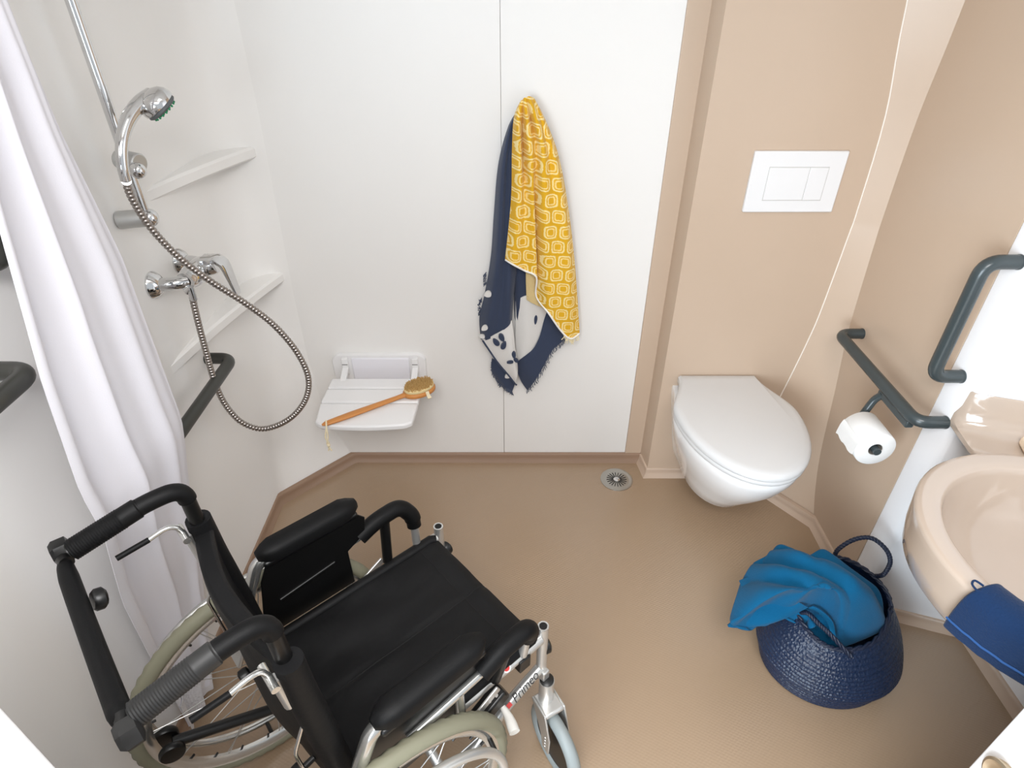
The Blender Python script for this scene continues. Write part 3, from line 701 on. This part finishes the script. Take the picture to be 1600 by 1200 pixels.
mx_ = thing('shower_mixer', 'chrome lever mixer tap on the left shower wall', 'tap', (0, 0, 0))
f1 = onx(240, 449, XL); f2 = onx(277, 406, XL)
f2.z = f1.z = .5*(f1.z + f2.z); f2.y = f1.y + .145
XM = -.815
for f in (f1, f2):
    MB().lathe([(.034, 0), (.034, .004), (.028, .014), (.019, .022), (.0145, .024)], f, (1, 0, 0), 32).build('escutcheon', CHROME, mx_, smooth=30)
    ctr = (f1 + f2)/2
    MB().tube([f + Vector((.02, 0, 0)), Vector((XM - .02, f.y + (ctr.y - f.y)*.12, f.z)), Vector((XM, f.y + (ctr.y - f.y)*.35, f.z))], .0165, 18, smooth=4).build('union', CHROME, mx_, smooth=60)
ctr = Vector((XM, (f1.y + f2.y)/2, f1.z))
MB().tube([(XM, f1.y + .018, f1.z), (XM + .004, ctr.y, f1.z), (XM, f2.y - .018, f1.z)], lambda t: .023 + .008*math.sin(math.pi*t), 20, smooth=6).build('body', CHROME, mx_, smooth=60)
MB().lathe([(.024, .0), (.025, .01), (.025, .036), (.022, .042), (.0, .043)], ctr + Vector((.012, .012, .008)), (1, .05, .25), 28).build('cartridge_cap', CHROME, mx_, smooth=40)
lc = ctr + Vector((.055, .012, .018))
lv = []
for i in range(13):
    t = i/12
    p = lc + Vector((lerp([0, .25, .45, 1], [-.03, .006, .022, .034], t), .004*t, lerp([0, .25, .4, 1], [.012, .014, .004, -.088], t)))
    w = lerp([0, .3, .6, 1], [.022, .023, .020, .014], t); th_ = lerp([0, .4, 1], [.010, .006, .003], t)
    nn = Vector((0, 1, 0)); tt = Vector((1, 0, .1)) if t < .3 else Vector((.35, 0, -1)); up = tt.cross(nn).normalized()
    lv.append([p + nn*(w*cx_) + up*(th_*cz_) for cx_, cz_ in ((-1, -.6), (-.7, -1), (.7, -1), (1, -.6), (1, .6), (.7, 1), (-.7, 1), (-1, .6))])
MB().rings(lv).build('lever', CHROME, mx_, smooth=50)
MB().cyl(p0 + Vector((0, 0, .008)), Vector((p0.x*.5 + XM*.5, p0.y, f1.z - .012)), .010, 16).build('outlet', CHROME, mx_)

# ------------------------------------------------------------------ shower curtain
cu = thing('shower_curtain', 'white shower curtain drawn to the left wall', 'curtain', (0, 0, 0))
XC = -.757
def xcur(z): return lerp([.05, .35, .62, .82], [-.838, -.825, -.795, XC], z)
def oncur(px, py):
    x = XC
    for _ in range(6): x = xcur(onx(px, py, x).z)
    return onx(px, py, x)
er = [oncur(*p) for p in ((30, 0), (110, 200), (205, 400), (262, 560), (300, 690), (322, 850), (332, 1000), (334, 1098))]
el_ = [oncur(*p) for p in ((-62, 130), (-20, 280), (70, 600), (130, 770), (200, 950), (252, 1050), (285, 1108))]
er = [(2.1, 1.13)] + [(p.z, p.y) for p in er]; el_ = [(2.1, .97)] + [(p.z, p.y) for p in el_]
zr, yr = [a for a, b in sorted(er)], [b for a, b in sorted(er)]
zl, yl = [a for a, b in sorted(el_)], [b for a, b in sorted(el_)]
P = []
for i in range(61):
    z = .055 + (2.10 - .055)*i/60; a_ = lerp(zl, yl, z); b_ = lerp(zr, yr, z); row = []
    for j in range(97):
        w = j/96; ph = w*2*math.pi*2.6 + .8 + .5*math.sin(z*1.3)
        ax = .012 + .005*math.sin(w*5 + z)
        x = xcur(z) - .012 + ax*math.sin(ph) + .003*math.sin(ph*2.3 + z*2) + .012*(w - .5)
        y = a_ + (b_ - a_)*(w + .028*math.sin(ph + 1.2)*math.sin(math.pi*w))
        row.append((x, y, z))
    P.append(row)
MB().sheet(P, .0014).build('cloth', CURT, cu, smooth=80)
hemr = [[Vector(p) + Vector((.003, 0, dz)) for p in P[0]] for dz in (.10, .06, .03, -.02)]
for dz, r_ in zip((.10, .06, .03, -.02), hemr):
    k = min(60, int(round((dz + .0)/(2.045/60)))) if dz > 0 else 0
    for j in range(len(r_)): r_[j] = Vector((P[k][j][0] + .0035, P[k][j][1], P[0][j][2] + dz))
MB().sheet(hemr, .0014).build('mesh_hem', LACE, cu, smooth=80)
crl = thing('curtain_rail', 'white curtain rail on the ceiling above the shower curtain', 'rail', (0, 0, 0))
MB().tube(fillet([(XL, 1.16, 2.13), (-.60, 1.16, 2.13), (.40, 1.16, 2.13), (.46, 1.16, 2.13), (.46, YB, 2.13)], .1), .010, 12).build('pole', PLAST, crl, smooth=60)
for j in range(5):
    y = 1.03 + .03*j; MB().tube([(XC - .02 + .01*j, y, 2.095), (XC - .02 + .01*j, y + .02, 2.105), (XC - .02 + .01*j, 1.16, 2.118)], .0018, 6, smooth=4).build('curtain_hook', PLAST, cu)

# ------------------------------------------------------------------ basket with the turquoise towel
bk = thing('seagrass_basket', 'navy woven seagrass belly basket on the floor', 'basket', (0, 0, 0))
B0 = Vector((.908, 1.022, 0))
rimp = catmull([Vector(p) for p in ((1.040, 1.030, .240), (1.030, 1.115, .258), (.955, 1.175, .268), (.855, 1.145, .258), (.785, 1.055, .236), (.795, .970, .220), (.852, .922, .212), (.955, .938, .220))], 8, True)
NS = len(rimp)
def bring2(t):
    """ring of the basket wall, t 0 at the floor to 1 at the rim"""
    out = []
    for k in range(NS):
        an = 2*math.pi*k/NS
        if t < .40:
            r = lerp([0, .06, .2, .34, .40], [.156, .170, .180, .186, .190], t); z = lerp([0, .06, .40], [.0, .008, .088], t)
            p = B0 + Vector((r*math.cos(an), r*.88*math.sin(an), z))
        else:
            b0 = B0 + Vector((.195*math.cos(an), .195*.88*math.sin(an), .088)); q = (t - .40)/.60
            p = b0.lerp(rimp[k], q) + Vector((math.cos(an), math.sin(an), 0))*.016*math.sin(math.pi*q)
        out.append(p)
    return out
rs = []; NC = 19
for i in range(NC*4 + 1):
    t = i/(NC*4); ring = bring2(t); b_ = .0026*abs(math.sin(math.pi*i/4)) ** .7
    b_ += .009*max(0, 1 - abs(t - .36)/.05) if t > .36 else (.009*max(0, 1 - abs(t - .36)/.02))
    cen = sum(ring, Vector())/NS
    rs.append([p + Vector((p.x - cen.x, p.y - cen.y, .05)).normalized()*b_ for p in ring])
inner = []
for t in (1.0, .8, .6, .4, .2, .08):
    ring = bring2(t); cen = sum(ring, Vector())/NS
    inner.append([p.lerp(Vector((cen.x, cen.y, p.z)), .035) + Vector((0, 0, .006 if t < .1 else 0)) for p in ring])
MB().rings(rs + inner).build('body', BASK, bk, smooth=60)
br_ = MB()
for s in (0, math.pi):
    br_.tube([rimp[k] + Vector((0, 0, .003)) + Vector((math.cos(2*math.pi*k/NS), math.sin(2*math.pi*k/NS), 0))*.0035*math.cos(k*1.6 + s) + Vector((0, 0, .0035*math.sin(k*1.6 + s))) for k in range(NS)], .0042, 8, closed=True)
br_.build('rim_braid', BASKD, bk)
def braid(pts, name):
    pp = catmull(pts, 14); o = MB()
    for s in (0, 2.1, 4.2):
        q = []
        for i, p in enumerate(pp):
            t = (pp[min(i+1, len(pp)-1)] - pp[max(i-1, 0)]).normalized(); u_ = t.cross(Vector((.3, .5, .8))).normalized(); w_ = t.cross(u_)
            q.append(p + (u_*math.cos(i*.75 + s) + w_*math.sin(i*.75 + s))*.0033)
        o.tube(q, .0036, 7)
    return o.build(name, BASKD, bk, smooth=60)
braid([Vector((.945, 1.183, .262)), onz(1310, 858, .30), onz(1335, 843, .335), onz(1362, 841, .35), onz(1384, 858, .345), onz(1391, 878, .325), onz(1381, 897, .30), Vector((1.036, 1.12, .258))], 'handle')
braid([Vector((.786, 1.02, .228)), onz(1262, 958, .262), onz(1281, 976, .262), onz(1299, 993, .250), Vector((.885, .905, .208))], 'handle')

bt = thing('turquoise_towel', 'turquoise terry towel stuffed into the navy basket', 'towel', (0, 0, 0))
from mathutils import noise
bd = [(1143, 968, .240), (1158, 912, .262), (1178, 884, .275), (1196, 874, .285), (1214, 852, .300), (1238, 857, .305), (1262, 866, .315), (1284, 861, .318), (1304, 872, .312), (1335, 895, .298), (1368, 922, .272), (1380, 950, .245), (1382, 978, .215), (1362, 994, .195), (1335, 1003, .185), (1312, 1000, .190), (1297, 975, .215), (1280, 953, .245), (1255, 948, .258), (1225, 955, .252), (1195, 950, .248), (1170, 962, .240)]
bdp = [onz(*p) for p in bd]
bdc = catmull(bdp, 8, True); M = len(bdc)
c3 = onz(1288, 918, .372)
P = []
NR = 34
for i in range(NR + 1):
    t = i/NR; row = []
    for k in range(M + 1):
        b_ = bdc[k % M]; p = c3.lerp(b_, t)
        dome = (1 - t**2.4); p.z = b_.z + (c3.z - b_.z)*dome
        q_ = p.x*.66 + p.y*.75 + .05*noise.noise(p*5)
        s_ = -p.x*.75 + p.y*.66
        env = min(1, t*2.5)
        rdg = abs(math.sin(q_*math.pi/.085 + .9 + 2.2*s_))
        p.z += env*(.028*(rdg - .55) + .010*noise.noise(p*14))
        p.x += env*.006*noise.noise(p*11 + Vector((5, 0, 0)))
        row.append(p)
    P.append(row)
for (sh, dz) in ((.004, -.008), (-.002, -.018), (-.022, -.028), (-.05, -.035)):
    row = []
    for k in range(M + 1):
        b_ = P[NR][k]; o_ = Vector((b_.x - c3.x, b_.y - c3.y, 0)).normalized(); row.append(b_ + o_*sh + Vector((0, 0, dz)))
    P.append(row)
o = MB().grid(P).build('cloth', BLUE, bt, smooth=180)
so_ = o.modifiers.new('solid', 'SOLIDIFY'); so_.thickness = .004
o.modifiers.new('sub', 'SUBSURF').render_levels = 1
# corner hanging out over the rim on the left, and a loose second fold
def corner(pts, name, th=.006):
    g = ribbed([[onz(*p) for p in r] for r in pts], 16, 6)
    g = [[Vector(p) + Vector((0, 0, .004*noise.noise(Vector(p)*30))) for p in r] for r in g]
    return MB().sheet(g, th).build(name, BLUE, bt, smooth=80, bevel=.002)
corner([[(1200, 905, .285), (1176, 928, .262), (1155, 955, .225), (1137, 977, .185)], [(1222, 925, .290), (1198, 948, .258), (1172, 968, .225), (1140, 979, .182)], [(1245, 940, .285), (1228, 955, .262), (1200, 972, .236), (1165, 980, .198)], [(1262, 948, .272), (1248, 955, .258), (1226, 966, .245), (1196, 977, .222)]], 'hanging_corner')
corner([[(1235, 890, .300), (1200, 888, .290), (1170, 902, .272), (1155, 908, .262)], [(1240, 905, .310), (1205, 908, .298), (1178, 918, .280), (1160, 922, .266)], [(1245, 925, .305), (1210, 928, .292), (1185, 934, .272), (1166, 934, .255)]], 'fold', .008)
corner([[(1240, 880, .305), (1215, 880, .292), (1190, 884, .275), (1172, 898, .262)], [(1235, 866, .302), (1212, 862, .296), (1192, 872, .280), (1178, 880, .266)]], 'fold', .008)
corner([[(1262, 950, .262), (1282, 960, .252), (1294, 975, .238), (1298, 996, .215)], [(1270, 947, .272), (1290, 958, .262), (1303, 975, .246), (1306, 1000, .210)]], 'fold', .006)

# ------------------------------------------------------------------ wheelchair (local x forward, y to the far side)
w_ = thing('wheelchair', 'black and silver folding wheelchair standing by the curtain', 'wheelchair', (-.433, .615, 0), R(42))
AXF, WH, WR = .030, .250, .309
tyre_prof = 18
def torus(mb, R0, r0, n, m, knob=0, sq=1.0):
    rs = []
    for i in range(n):
        a = 2*math.pi*i/n; ring = []
        for k in range(m):
            b = 2*math.pi*k/m; rr = r0
            out_ = math.cos(b)
            if knob and out_ > .2 and (i % 2 == (0 if math.sin(b) > 0 else 1)): rr = r0 - knob
            ring.append(((R0 + rr*math.cos(b))*math.cos(a), rr*math.sin(b)*sq, (R0 + rr*math.cos(b))*math.sin(a)))
        rs.append(ring)
    rs.append(rs[0]); mb.rings(rs, False, False)
spoke_src = None
for s in (1, -1):
    mb = MB(); torus(mb, WR - .017, .017, 132, 16, .0028)
    wh = mb.build('rear_wheel', TYRE, w_, smooth=50, loc=(AXF, s*WH, WR)); wh['label'] = 'olive grey spoked rear wheel, %s side' % ('far' if s > 0 else 'near')
    n = 64
    MB().rings([[(r*math.cos(2*math.pi*k/n), y, r*math.sin(2*math.pi*k/n)) for k in range(n)] for r, y in ((.276, -.012), (.280, -.012), (.278, 0), (.280, .012), (.276, .012), (.266, .010), (.258, .004), (.258, -.004), (.266, -.010), (.276, -.012))], False, False).build('wheel_rim', SILVERM, wh, smooth=40)
    MB().lathe([(.012, -.04), (.026, -.038), (.026, -.033), (.015, -.03), (.015, .03), (.026, .033), (.026, .038), (.012, .04)], (0, 0, 0), (0, 1, 0), 24).build('hub', SILVERM, wh)
    mb = MB(); torus(mb, .262, .0095, 96, 12); pr = mb.build('push_rim', SILVERM if s > 0 else mat('pale_push_rim', 'c9c9c6', .3, .6), wh, smooth=60, loc=(0, s*.048, 0))
    for k in range(6):
        a = 2*math.pi*(k + .3)/6; MB().cyl((.270*math.cos(a), s*.010, .270*math.sin(a)), (.262*math.cos(a), s*.042, .262*math.sin(a)), .005, 8).build('rim_bracket', BLACKG, wh)
    if spoke_src is None:
        spoke_src = MB().cyl((.022, .034, .012), (.259, .0, -.030), .0013, 6).build('spoke', CHROMB, wh)
        spoke_b = MB().cyl((.022, -.034, -.012), (.259, .0, .030), .0013, 6).build('spoke', CHROMB, wh)
        first = True
    else: first = False
    for k in range(12):
        if not (first and k == 0):
            inst(spoke_src, wh, rot=(0, 2*math.pi*k/12, 0)); inst(spoke_b, wh, rot=(0, 2*math.pi*(k + .5)/12, 0))
        elif first: spoke_b.rotation_euler = (0, 2*math.pi*.5/12, 0)
    nip = MB().cyl((.249, 0, 0), (.262, 0, 0), .0028, 6).build('spoke_nipple', BLACKG, wh)
    for k in range(1, 24): inst(nip, wh, rot=(0, 2*math.pi*k/24, 0))

FW = .195          # half width of the side frames
for s in (1, -1):
    y = s*FW
    # main frame: seat rail, lower rail, rear upright, front post
    fr = MB()
    fr.tube([(.0, y, .455), (.455, y, .455)], .0125, 16)
    fr.build('seat_rail', SILVER, w_, smooth=60)
    MB().tube(fillet([(-.005, y, .235), (.30, y, .235), (.395, y, .300), (.500, y, .335)], .06), .0125, 16).build('lower_rail', SILVER, w_, smooth=60)
    fp_ = MB().tube([(.500, y, .330), (.500, y, .490)], .0125, 18).build('front_post', SILVER, w_, smooth=60)
    MB().lathe([(.0125, 0), (.0128, .002), (.0095, .0022), (.0085, -.02), (0, -.02)], (.500, y, .4905), (0, 0, 1), 20, cap0=False).build('post_socket', SILVERM, fp_)
    MB().lathe([(.0088, 0), (.0, .0002)], (.500, y, .4922), (0, 0, 1), 16).build('post_hole', DARK, fp_)
    MB().cyl((.450, y, .455), (.490, y, .455), .014, 14).build('rail_clamp', SILVER, w_)
    MB().obox((.432, y + s*.004, .438), (.016, 0, 0), (0, .013, 0), (0, 0, .020)).build('rail_end_bracket', BLACKG, w_, bevel=.003)
    MB().lathe([(.016, -.005), (.020, 0), (.020, .012), (.015, .016)], (.508, y - s*.006, .40), (.9, .25*s, 0), 16).build('hanger_knob', BLACKG, w_)
    MB().tube([(.405, y - s*.008, .470), (.440, y + s*.012, .468)], .0035, 8).build('release_pin', CHROME, w_)
    # rear upright and back cane with push handle
    hy = .174 if s > 0 else -.162
    cane = fillet([(.020, s*.178, .20), (.020, s*.178, .52), (.000, s*.176, .80), (-.004, hy, .975), (-.060, hy, .978), (-.178, hy, .953)], .055, 10)
    MB().tube(cane, .0125, 16).build('back_post', BLACKG, w_, smooth=60)
    g = [(-.070, hy, .9755), (-.085, hy, .9725), (-.176, hy, .9535)]
    MB().tube([q for q in cane if q.z > .90 and q.x > -.075], .0152, 16).build('handle_sleeve', BLACKP, w_, smooth=60)
    gm = MB(); gp = [Vector(g[0]).lerp(Vector(g[2]), i/60) for i in range(61)]
    gm.tube(gp, lambda t: (.0172 if t > .03 else .015) + (.0008 if int(t*60) % 2 and t > .25 else 0) - (.003 if t > .985 else 0), 20)
    gm.build('push_handle', GREYRUB if s < 0 else BLACKP, w_, smooth=40)
    # attendant brake lever, its pivot and rod
    MB().tube([(-.130, s*.174, .898), (-.078, s*.176, .902)], lambda t: .0075 if .04 < t < 1 else .005, 12).build('brake_lever_grip', BLACKP, w_, smooth=60)
    MB().tube([(-.080, s*.176, .902), (-.052, s*.176, .908), (-.036, s*.174, .902), (-.029, s*.174, .882)], .0045, 10, smooth=5).build('brake_lever', SILVERM, w_, smooth=60)
    MB().cyl((-.030, s*.152, .882), (-.030, s*.198, .880), .0065, 12).build('lever_pivot', SILVERM, w_)
    MB().tube([(-.024, s*.176, .875), (-.018, s*.178, .80)], .0085, 10).build('cable_sleeve', SILVER, w_)
    MB().tube(fillet([(-.020, s*.178, .815), (-.006, s*.178, .745), (-.038, s*.186, .690), (-.030, s*.190, .56), (.0, s*.198, .40)], .012), .0032, 8).build('brake_rod', CHROME, w_, smooth=60)
    # axle plate with red sticker
    ap = MB().obox((.022, s*.204, .345), (.030, 0, 0), (0, .003, 0), (0, 0, .10)).build('axle_plate', SILVER, w_, bevel=.004)
    MB().cyl((AXF, s*.19, WR), (AXF, s*.262, WR), .008, 12).build('axle', SILVERM, w_)
    hp_ = MB().obox((-.020, s*.205, .488), (.004, 0, -.002), (0, .022, 0), (.016, 0, .032)).build('hinge_plate', SILVER, w_, bevel=.003)
    hn = Vector((-.9, 0, .45)).normalized(); hcx = Vector((-.020, s*.212, .490)) + hn*.0045
    MB().lathe([(.012, 0), (.012, .0008)], hcx, hn, 20).build('sticker', RED, hp_)
    MB().lathe([(.005, 0), (.005, .0006)], hcx + hn*.0009, hn, 14).build('sticker_mark', WHITEST, hp_)
    # armrest: pad, pad base, bent tube, foam nose, side guard
    ya = s*.226
    pad = []
    for i in range(15):
        x = .075 + .232*i/14; e = min(1, min(i, 14 - i)/1.6) ** .5; hw = .026*max(.35, e)
        pad.append([(x, ya + hw*cy, .688 + .019*cz*max(.5, e)) for cy, cz in ((-1, -.7), (-1, .35), (-.72, .95), (0, 1.05), (.72, .95), (1, .35), (1, -.7), (0, -.9))])
    pb = MB().rings(pad).build('arm_pad', BLACKP, w_, smooth=60)
    MB().obox((.190, ya, .668), (.110, 0, 0), (0, .020, 0), (0, 0, .008)).build('pad_base', BLACKG, pb, bevel=.006)
    MB().tube(fillet([(.100, ya, .676), (.070, ya, .668), (.020, ya, .560), (.010, ya, .430)], .06, 8), .0135, 16).build('arm_tube', SILVERM, w_, smooth=60)
    MB().tube(fillet([(.130, ya, .560), (.305, ya, .578)], .02), .0085, 12).build('arm_strut', SILVERM, w_, smooth=60)
    MB().tube(fillet([(.245, ya, .575), (.245, ya, .50), (.235, ya, .45)], .03), .0095, 12).build('arm_prop', SILVERM, w_, smooth=60)
    MB().tube(fillet([(.298, ya, .578), (.345, ya, .598), (.415, ya, .602), (.440, s*.215, .560), (.438, s*.208, .530)], .045, 8), lambda t: .0205 if t < .93 else .018, 20).build('arm_foam', BLACKP, w_, smooth=60)
    MB().tube([(.438, s*.208, .545), (.434, s*.200, .462)], .0105, 14).build('arm_front_tube', SILVER, w_, smooth=60)
    MB().tube([(.368, s*.224, .590), (.350, s*.205, .470)], .0125, 12).build('arm_latch', BLACKG, w_, smooth=60)
    gd = [(.035, .455), (.065, .62), (.085, .662), (.300, .662), (.318, .640), (.310, .590), (.262, .565), (.262, .455)]
    MB().rings([[(x, ya - s*.006, z) for x, z in gd], [(x, ya - s*.010, z) for x, z in gd]]).build('side_guard', BLACKG, w_, bevel=.0015)
    gr = [(.075, .475), (.085, .52), (.235, .535), (.235, .475)]
    MB().tube([(.09, ya - s*.0115, .545), (.225, ya - s*.0115, .560)], .004, 8).build('guard_rib', BLACKG, w_, smooth=60)
    # parking brake
    pbk = MB().obox((.325, s*.212, .405), (.040, 0, .020), (0, .018, 0), (-.008, 0, .016)).build('parking_brake', BLACKG, w_, bevel=.005)
    MB().obox((.300, s*.222, .440), (.045, 0, .024), (0, .003, 0), (-.004, 0, .009)).build('brake_plate', SILVER, pbk, bevel=.002)
    for q_ in (.318, .336): MB().cyl((q_, s*.224, .4495), (q_, s*.2265, .4505), .004, 10).build('bolt', CHROMB, pbk)
    MB().tube([(.352, s*.225, .385), (.350, s*.248, .375), (.340, s*.278, .372)], lambda t: .006 + .006*min(1, t*1.4), 12, smooth=4).build('brake_handle', mat('pale_grip', 'd2cfc9', .5), pbk, smooth=60)
    # caster swung to the side: stem, cap, fork, wheel
    cs = MB().cyl((.500, s*.215, .225), (.500, s*.215, .300), .0185, 20).build('caster_stem', SILVER, w_)
    MB().obox((.498, s*.204, .315), (.010, 0, 0), (0, .012, 0), (0, 0, .020)).build('stem_bracket', SILVER, cs, bevel=.003)
    MB().lathe([(.017, 0), (.017, .004), (.012, .007), (0, .008)], (.500, s*.215, .300), (0, 0, 1), 20).build('stem_cap', BLACKG, cs)
    fk = MB().obox((0, -.012, .217), (.028, 0, 0), (0, .032, 0), (0, 0, .008)).build('caster_fork', SILVER, w_, bevel=.006, loc=(.500, s*.215, 0), rot=(0, 0, R(-12) if s < 0 else R(-80)))
    for q_ in (-1, 1):
        xx = q_*.0275
        pl_ = [(.018, .225), (-.042, .225), (-.066, .150), (-.064, .085), (-.036, .085), (-.028, .130)]
        MB().rings([[(xx - .0025, yy, zz) for yy, zz in pl_], [(xx + .0025, yy, zz) for yy, zz in pl_]]).build('fork_blade', SILVER, fk, bevel=.002)
        for hh in range(4): MB().cyl((xx - .0035, -.048, .10 + .014*hh), (xx + .0035, -.048, .10 + .014*hh), .0035, 8).build('bolt', CHROMB, fk)
    mb = MB(); torus(mb, .083, .0165, 48, 12)
    torus_v = [(y_, x_ - .050, z_ + .0995) for x_, y_, z_ in mb.v]; mb.v = torus_v
    mb.build('caster_wheel', TYREG, fk, smooth=60)
    MB().lathe([(.069, -.010), (.071, -.004), (.071, .004), (.069, .010), (.04, .006), (.015, .016), (.0, .016)], (0, -.050, .0995), (1, 0, 0), 32).build('caster_hub', BLACKG, fk)

# name and mark on the near lower rail
tcu = bpy.data.curves.new('brand_text', 'FONT'); tcu.body = 'Primeo'; tcu.size = .027; tcu.extrude = .0004; tcu.shear = .25; tcu.align_x = 'CENTER'; tcu.align_y = 'CENTER'
to = bpy.data.objects.new('brand_text', tcu); C.objects.link(to)
dg = bpy.context.evaluated_depsgraph_get(); tm = bpy.data.meshes.new_from_object(to.evaluated_get(dg)); bpy.data.objects.remove(to)
tl = bpy.data.objects.new('lettering', tm); tm.materials.clear(); tm.materials.append(INK); C.objects.link(tl); tl.parent = w_
ta = Vector((.398, -.197, .302)); tb = Vector((.488, -.197, .334)); dx = (tb - ta).normalized()
nz_ = Vector((0, -.55, .85)); nz_ = (nz_ - dx*nz_.dot(dx)).normalized(); dy = nz_.cross(dx)
mid_ = ta.lerp(tb, .5) + nz_*.0134
tl.matrix_local = Matrix(((dx.x, dy.x, nz_.x, mid_.x), (dx.y, dy.y, nz_.y, mid_.y), (dx.z, dy.z, nz_.z, mid_.z), (0, 0, 0, 1)))
mk = ta + dx*-.004 + nz_*.0122
MB().obox(mk, dx*.006, dy*.005, nz_*.0005).build('red_mark', RED, w_)
MB().lathe([(.0105, 0), (.0105, .0007)], Vector((.385, -.195, .455)) + Vector((0, -.006, .0112)), (0, -.5, .87), 20).build('rail_sticker', WHITEST, w_)
MB().lathe([(.0075, 0), (.0075, .0007)], Vector((.385, -.195, .455)) + Vector((0, -.0062, .0117)), (0, -.5, .87), 20).build('rail_sticker_mark', RED, w_)

# seat sling with sag, centre seam and front hem
P = []
for i in range(31):
    t = i/30; x = .035 + .452*t; row = []
    for j in range(41):
        wv_ = -1 + j/20; z = .470 - .020*(1 - wv_*wv_)*(.9 if t < .92 else .6) + .0022*math.sin(9*wv_ + 7*t) * math.sin(4*t + wv_) - (.014*((t - .93)/.07)**2 if t > .93 else 0) - (.0022 if j == 20 else 0)
        z += .002*noise.noise(Vector((x*18, wv_*5, 0)))
        yy = wv_*.190
        if abs(wv_) > .93: z -= .003*(abs(wv_) - .93)/.07
        row.append((x + .004*math.cos(wv_*1.5), yy, z))
    P.append(row)
seat_o = MB().sheet(P, .008).build('seat', BLACKF, w_, bevel=.003, smooth=60)
MB().tube([(P[i][20][0], 0, P[i][20][2] + .0042) for i in range(0, 31)], .0016, 6).build('seat_seam', mat('seam_black', '050505', .8), seat_o)
MB().tube([(P[26][j][0], P[26][j][1], P[26][j][2] + .004) for j in range(41)], .0012, 6).build('seat_stitch', mat('seam_black', '050505', .8), seat_o)
for s in (1, -1): MB().tube([(.480, s*.186, .462), (.470, s*.190, .466), (.04, s*.190, .466)], .013, 14).build('seat_edge', BLACKF, seat_o, smooth=60)

# backrest sling: wraps the posts, sags backwards
P = []
for i in range(25):
    t = i/24; z = .455 + .425*t; row = []
    xc = lerp([.455, .52, .80, .90], [.022, .022, .002, -.001], z)
    for j in range(41):
        a = -1 + j/20
        sag = (1 - a*a)*(.024 + .012*math.sin(math.pi*t)) + (.004*math.sin(7*t + 3*a))
        row.append((xc - sag + .004 + .0015*noise.noise(Vector((a*4, z*20, 1))), a*.188, z - .012*(1 - a*a)*t + .003*math.sin(a*4)*t))
    P.append(row)
bo = MB().sheet(P, .030).build('backrest', BLACKF, w_, bevel=.006, smooth=70)
for s in (1, -1):
    MB().tube([(lerp([.455, .52, .80, .90], [.022, .022, .002, -.001], z) + .001, s*.178, z) for z in [.46 + .435*k/16 for k in range(17)]], lambda t: .021 + .003*math.sin(3*t), 18).build('post_sleeve', BLACKF, bo, smooth=60)
    MB().lathe([(.006, 0), (.006, .020), (.014, .022), (.0165, .028), (.0165, .038), (.012, .042)], (-.005, s*.12, .52), (-.9, 0, -.25), 10).build('back_knob', BLACKG, bo)
# padded stabiliser bar between the handle ends, with its knobs
MB().tube([(-.188, .172, .944), (-.190, .150, .942), (-.191, .10, .938), (-.191, -.02, .936), (-.190, -.11, .938), (-.189, -.14, .942), (-.188, -.160, .944)], lambda t: lerp([0, .06, .14, .25, .8, .9, .96, 1], [.008, .009, .0115, .0135, .0145, .0125, .009, .008], t), 16, smooth=6).build('stabiliser_bar', BLACKP, w_, smooth=60)
for yy in (.190, -.176):
    MB().cyl((-.186, yy - math.copysign(.03, yy), .946), (-.190, yy, .944), .011, 12).build('bar_joint', BLACKG, w_)
    n = 18
    MB().rings([[(-.194 + d_2, yy + r*(1 + .07*math.cos(6*2*math.pi*k/n))*math.cos(2*math.pi*k/n), .948 + r*(1 + .07*math.cos(6*2*math.pi*k/n))*math.sin(2*math.pi*k/n)) for k in range(n)] for r, d_2 in ((.010, .022), (.0185, .018), (.019, .0), (.014, -.006))]).build('bar_knob', BLACKG if yy > 0 else GREYRUB, w_, smooth=40)
MB().lathe([(.013, 0), (.0165, .004), (.0165, .014), (.012, .018)], (-.176, .076, .930), (.9, .1, -.35), 10).build('centre_knob', BLACKG, w_)

# cross brace under the seat, anti-tip tubes turned up, rear bolt brackets
for s in (1, -1): MB().tube([(.22 + .012*s, s*.19, .25), (.22 + .012*s, -s*.18, .448)], .0115, 12).build('cross_brace', SILVER, w_, smooth=60)
at_ = MB().tube(fillet([(.060, .195, .235), (.020, .196, .232), (-.010, .199, .232), (-.205, .232, .300)], .05), .0125, 14).build('anti_tip_tube', BLACKG, w_, smooth=60)
MB().tube([(.10, .195, .235), (.030, .1955, .233)], .0135, 14).build('tube_collar', SILVER, at_, smooth=60)
for dy_ in (-.026, .018):
    MB().lathe([(.012, -.009), (.024, -.008), (.0265, -.004), (.0265, .004), (.024, .008), (.012, .009)], (-.212, .236 + dy_, .300), (.15, 1, 0), 24).build('anti_tip_wheel', BLACKG, at_)
MB().obox((-.014, -.178, .445), (.026, 0, 0), (0, .012, 0), (0, 0, .012)).build('rear_bracket', BLACKG, w_, bevel=.003)
MB().sphere((-.024, -.168, .462), .007, 10).build('rear_bolt', CHROME, w_)
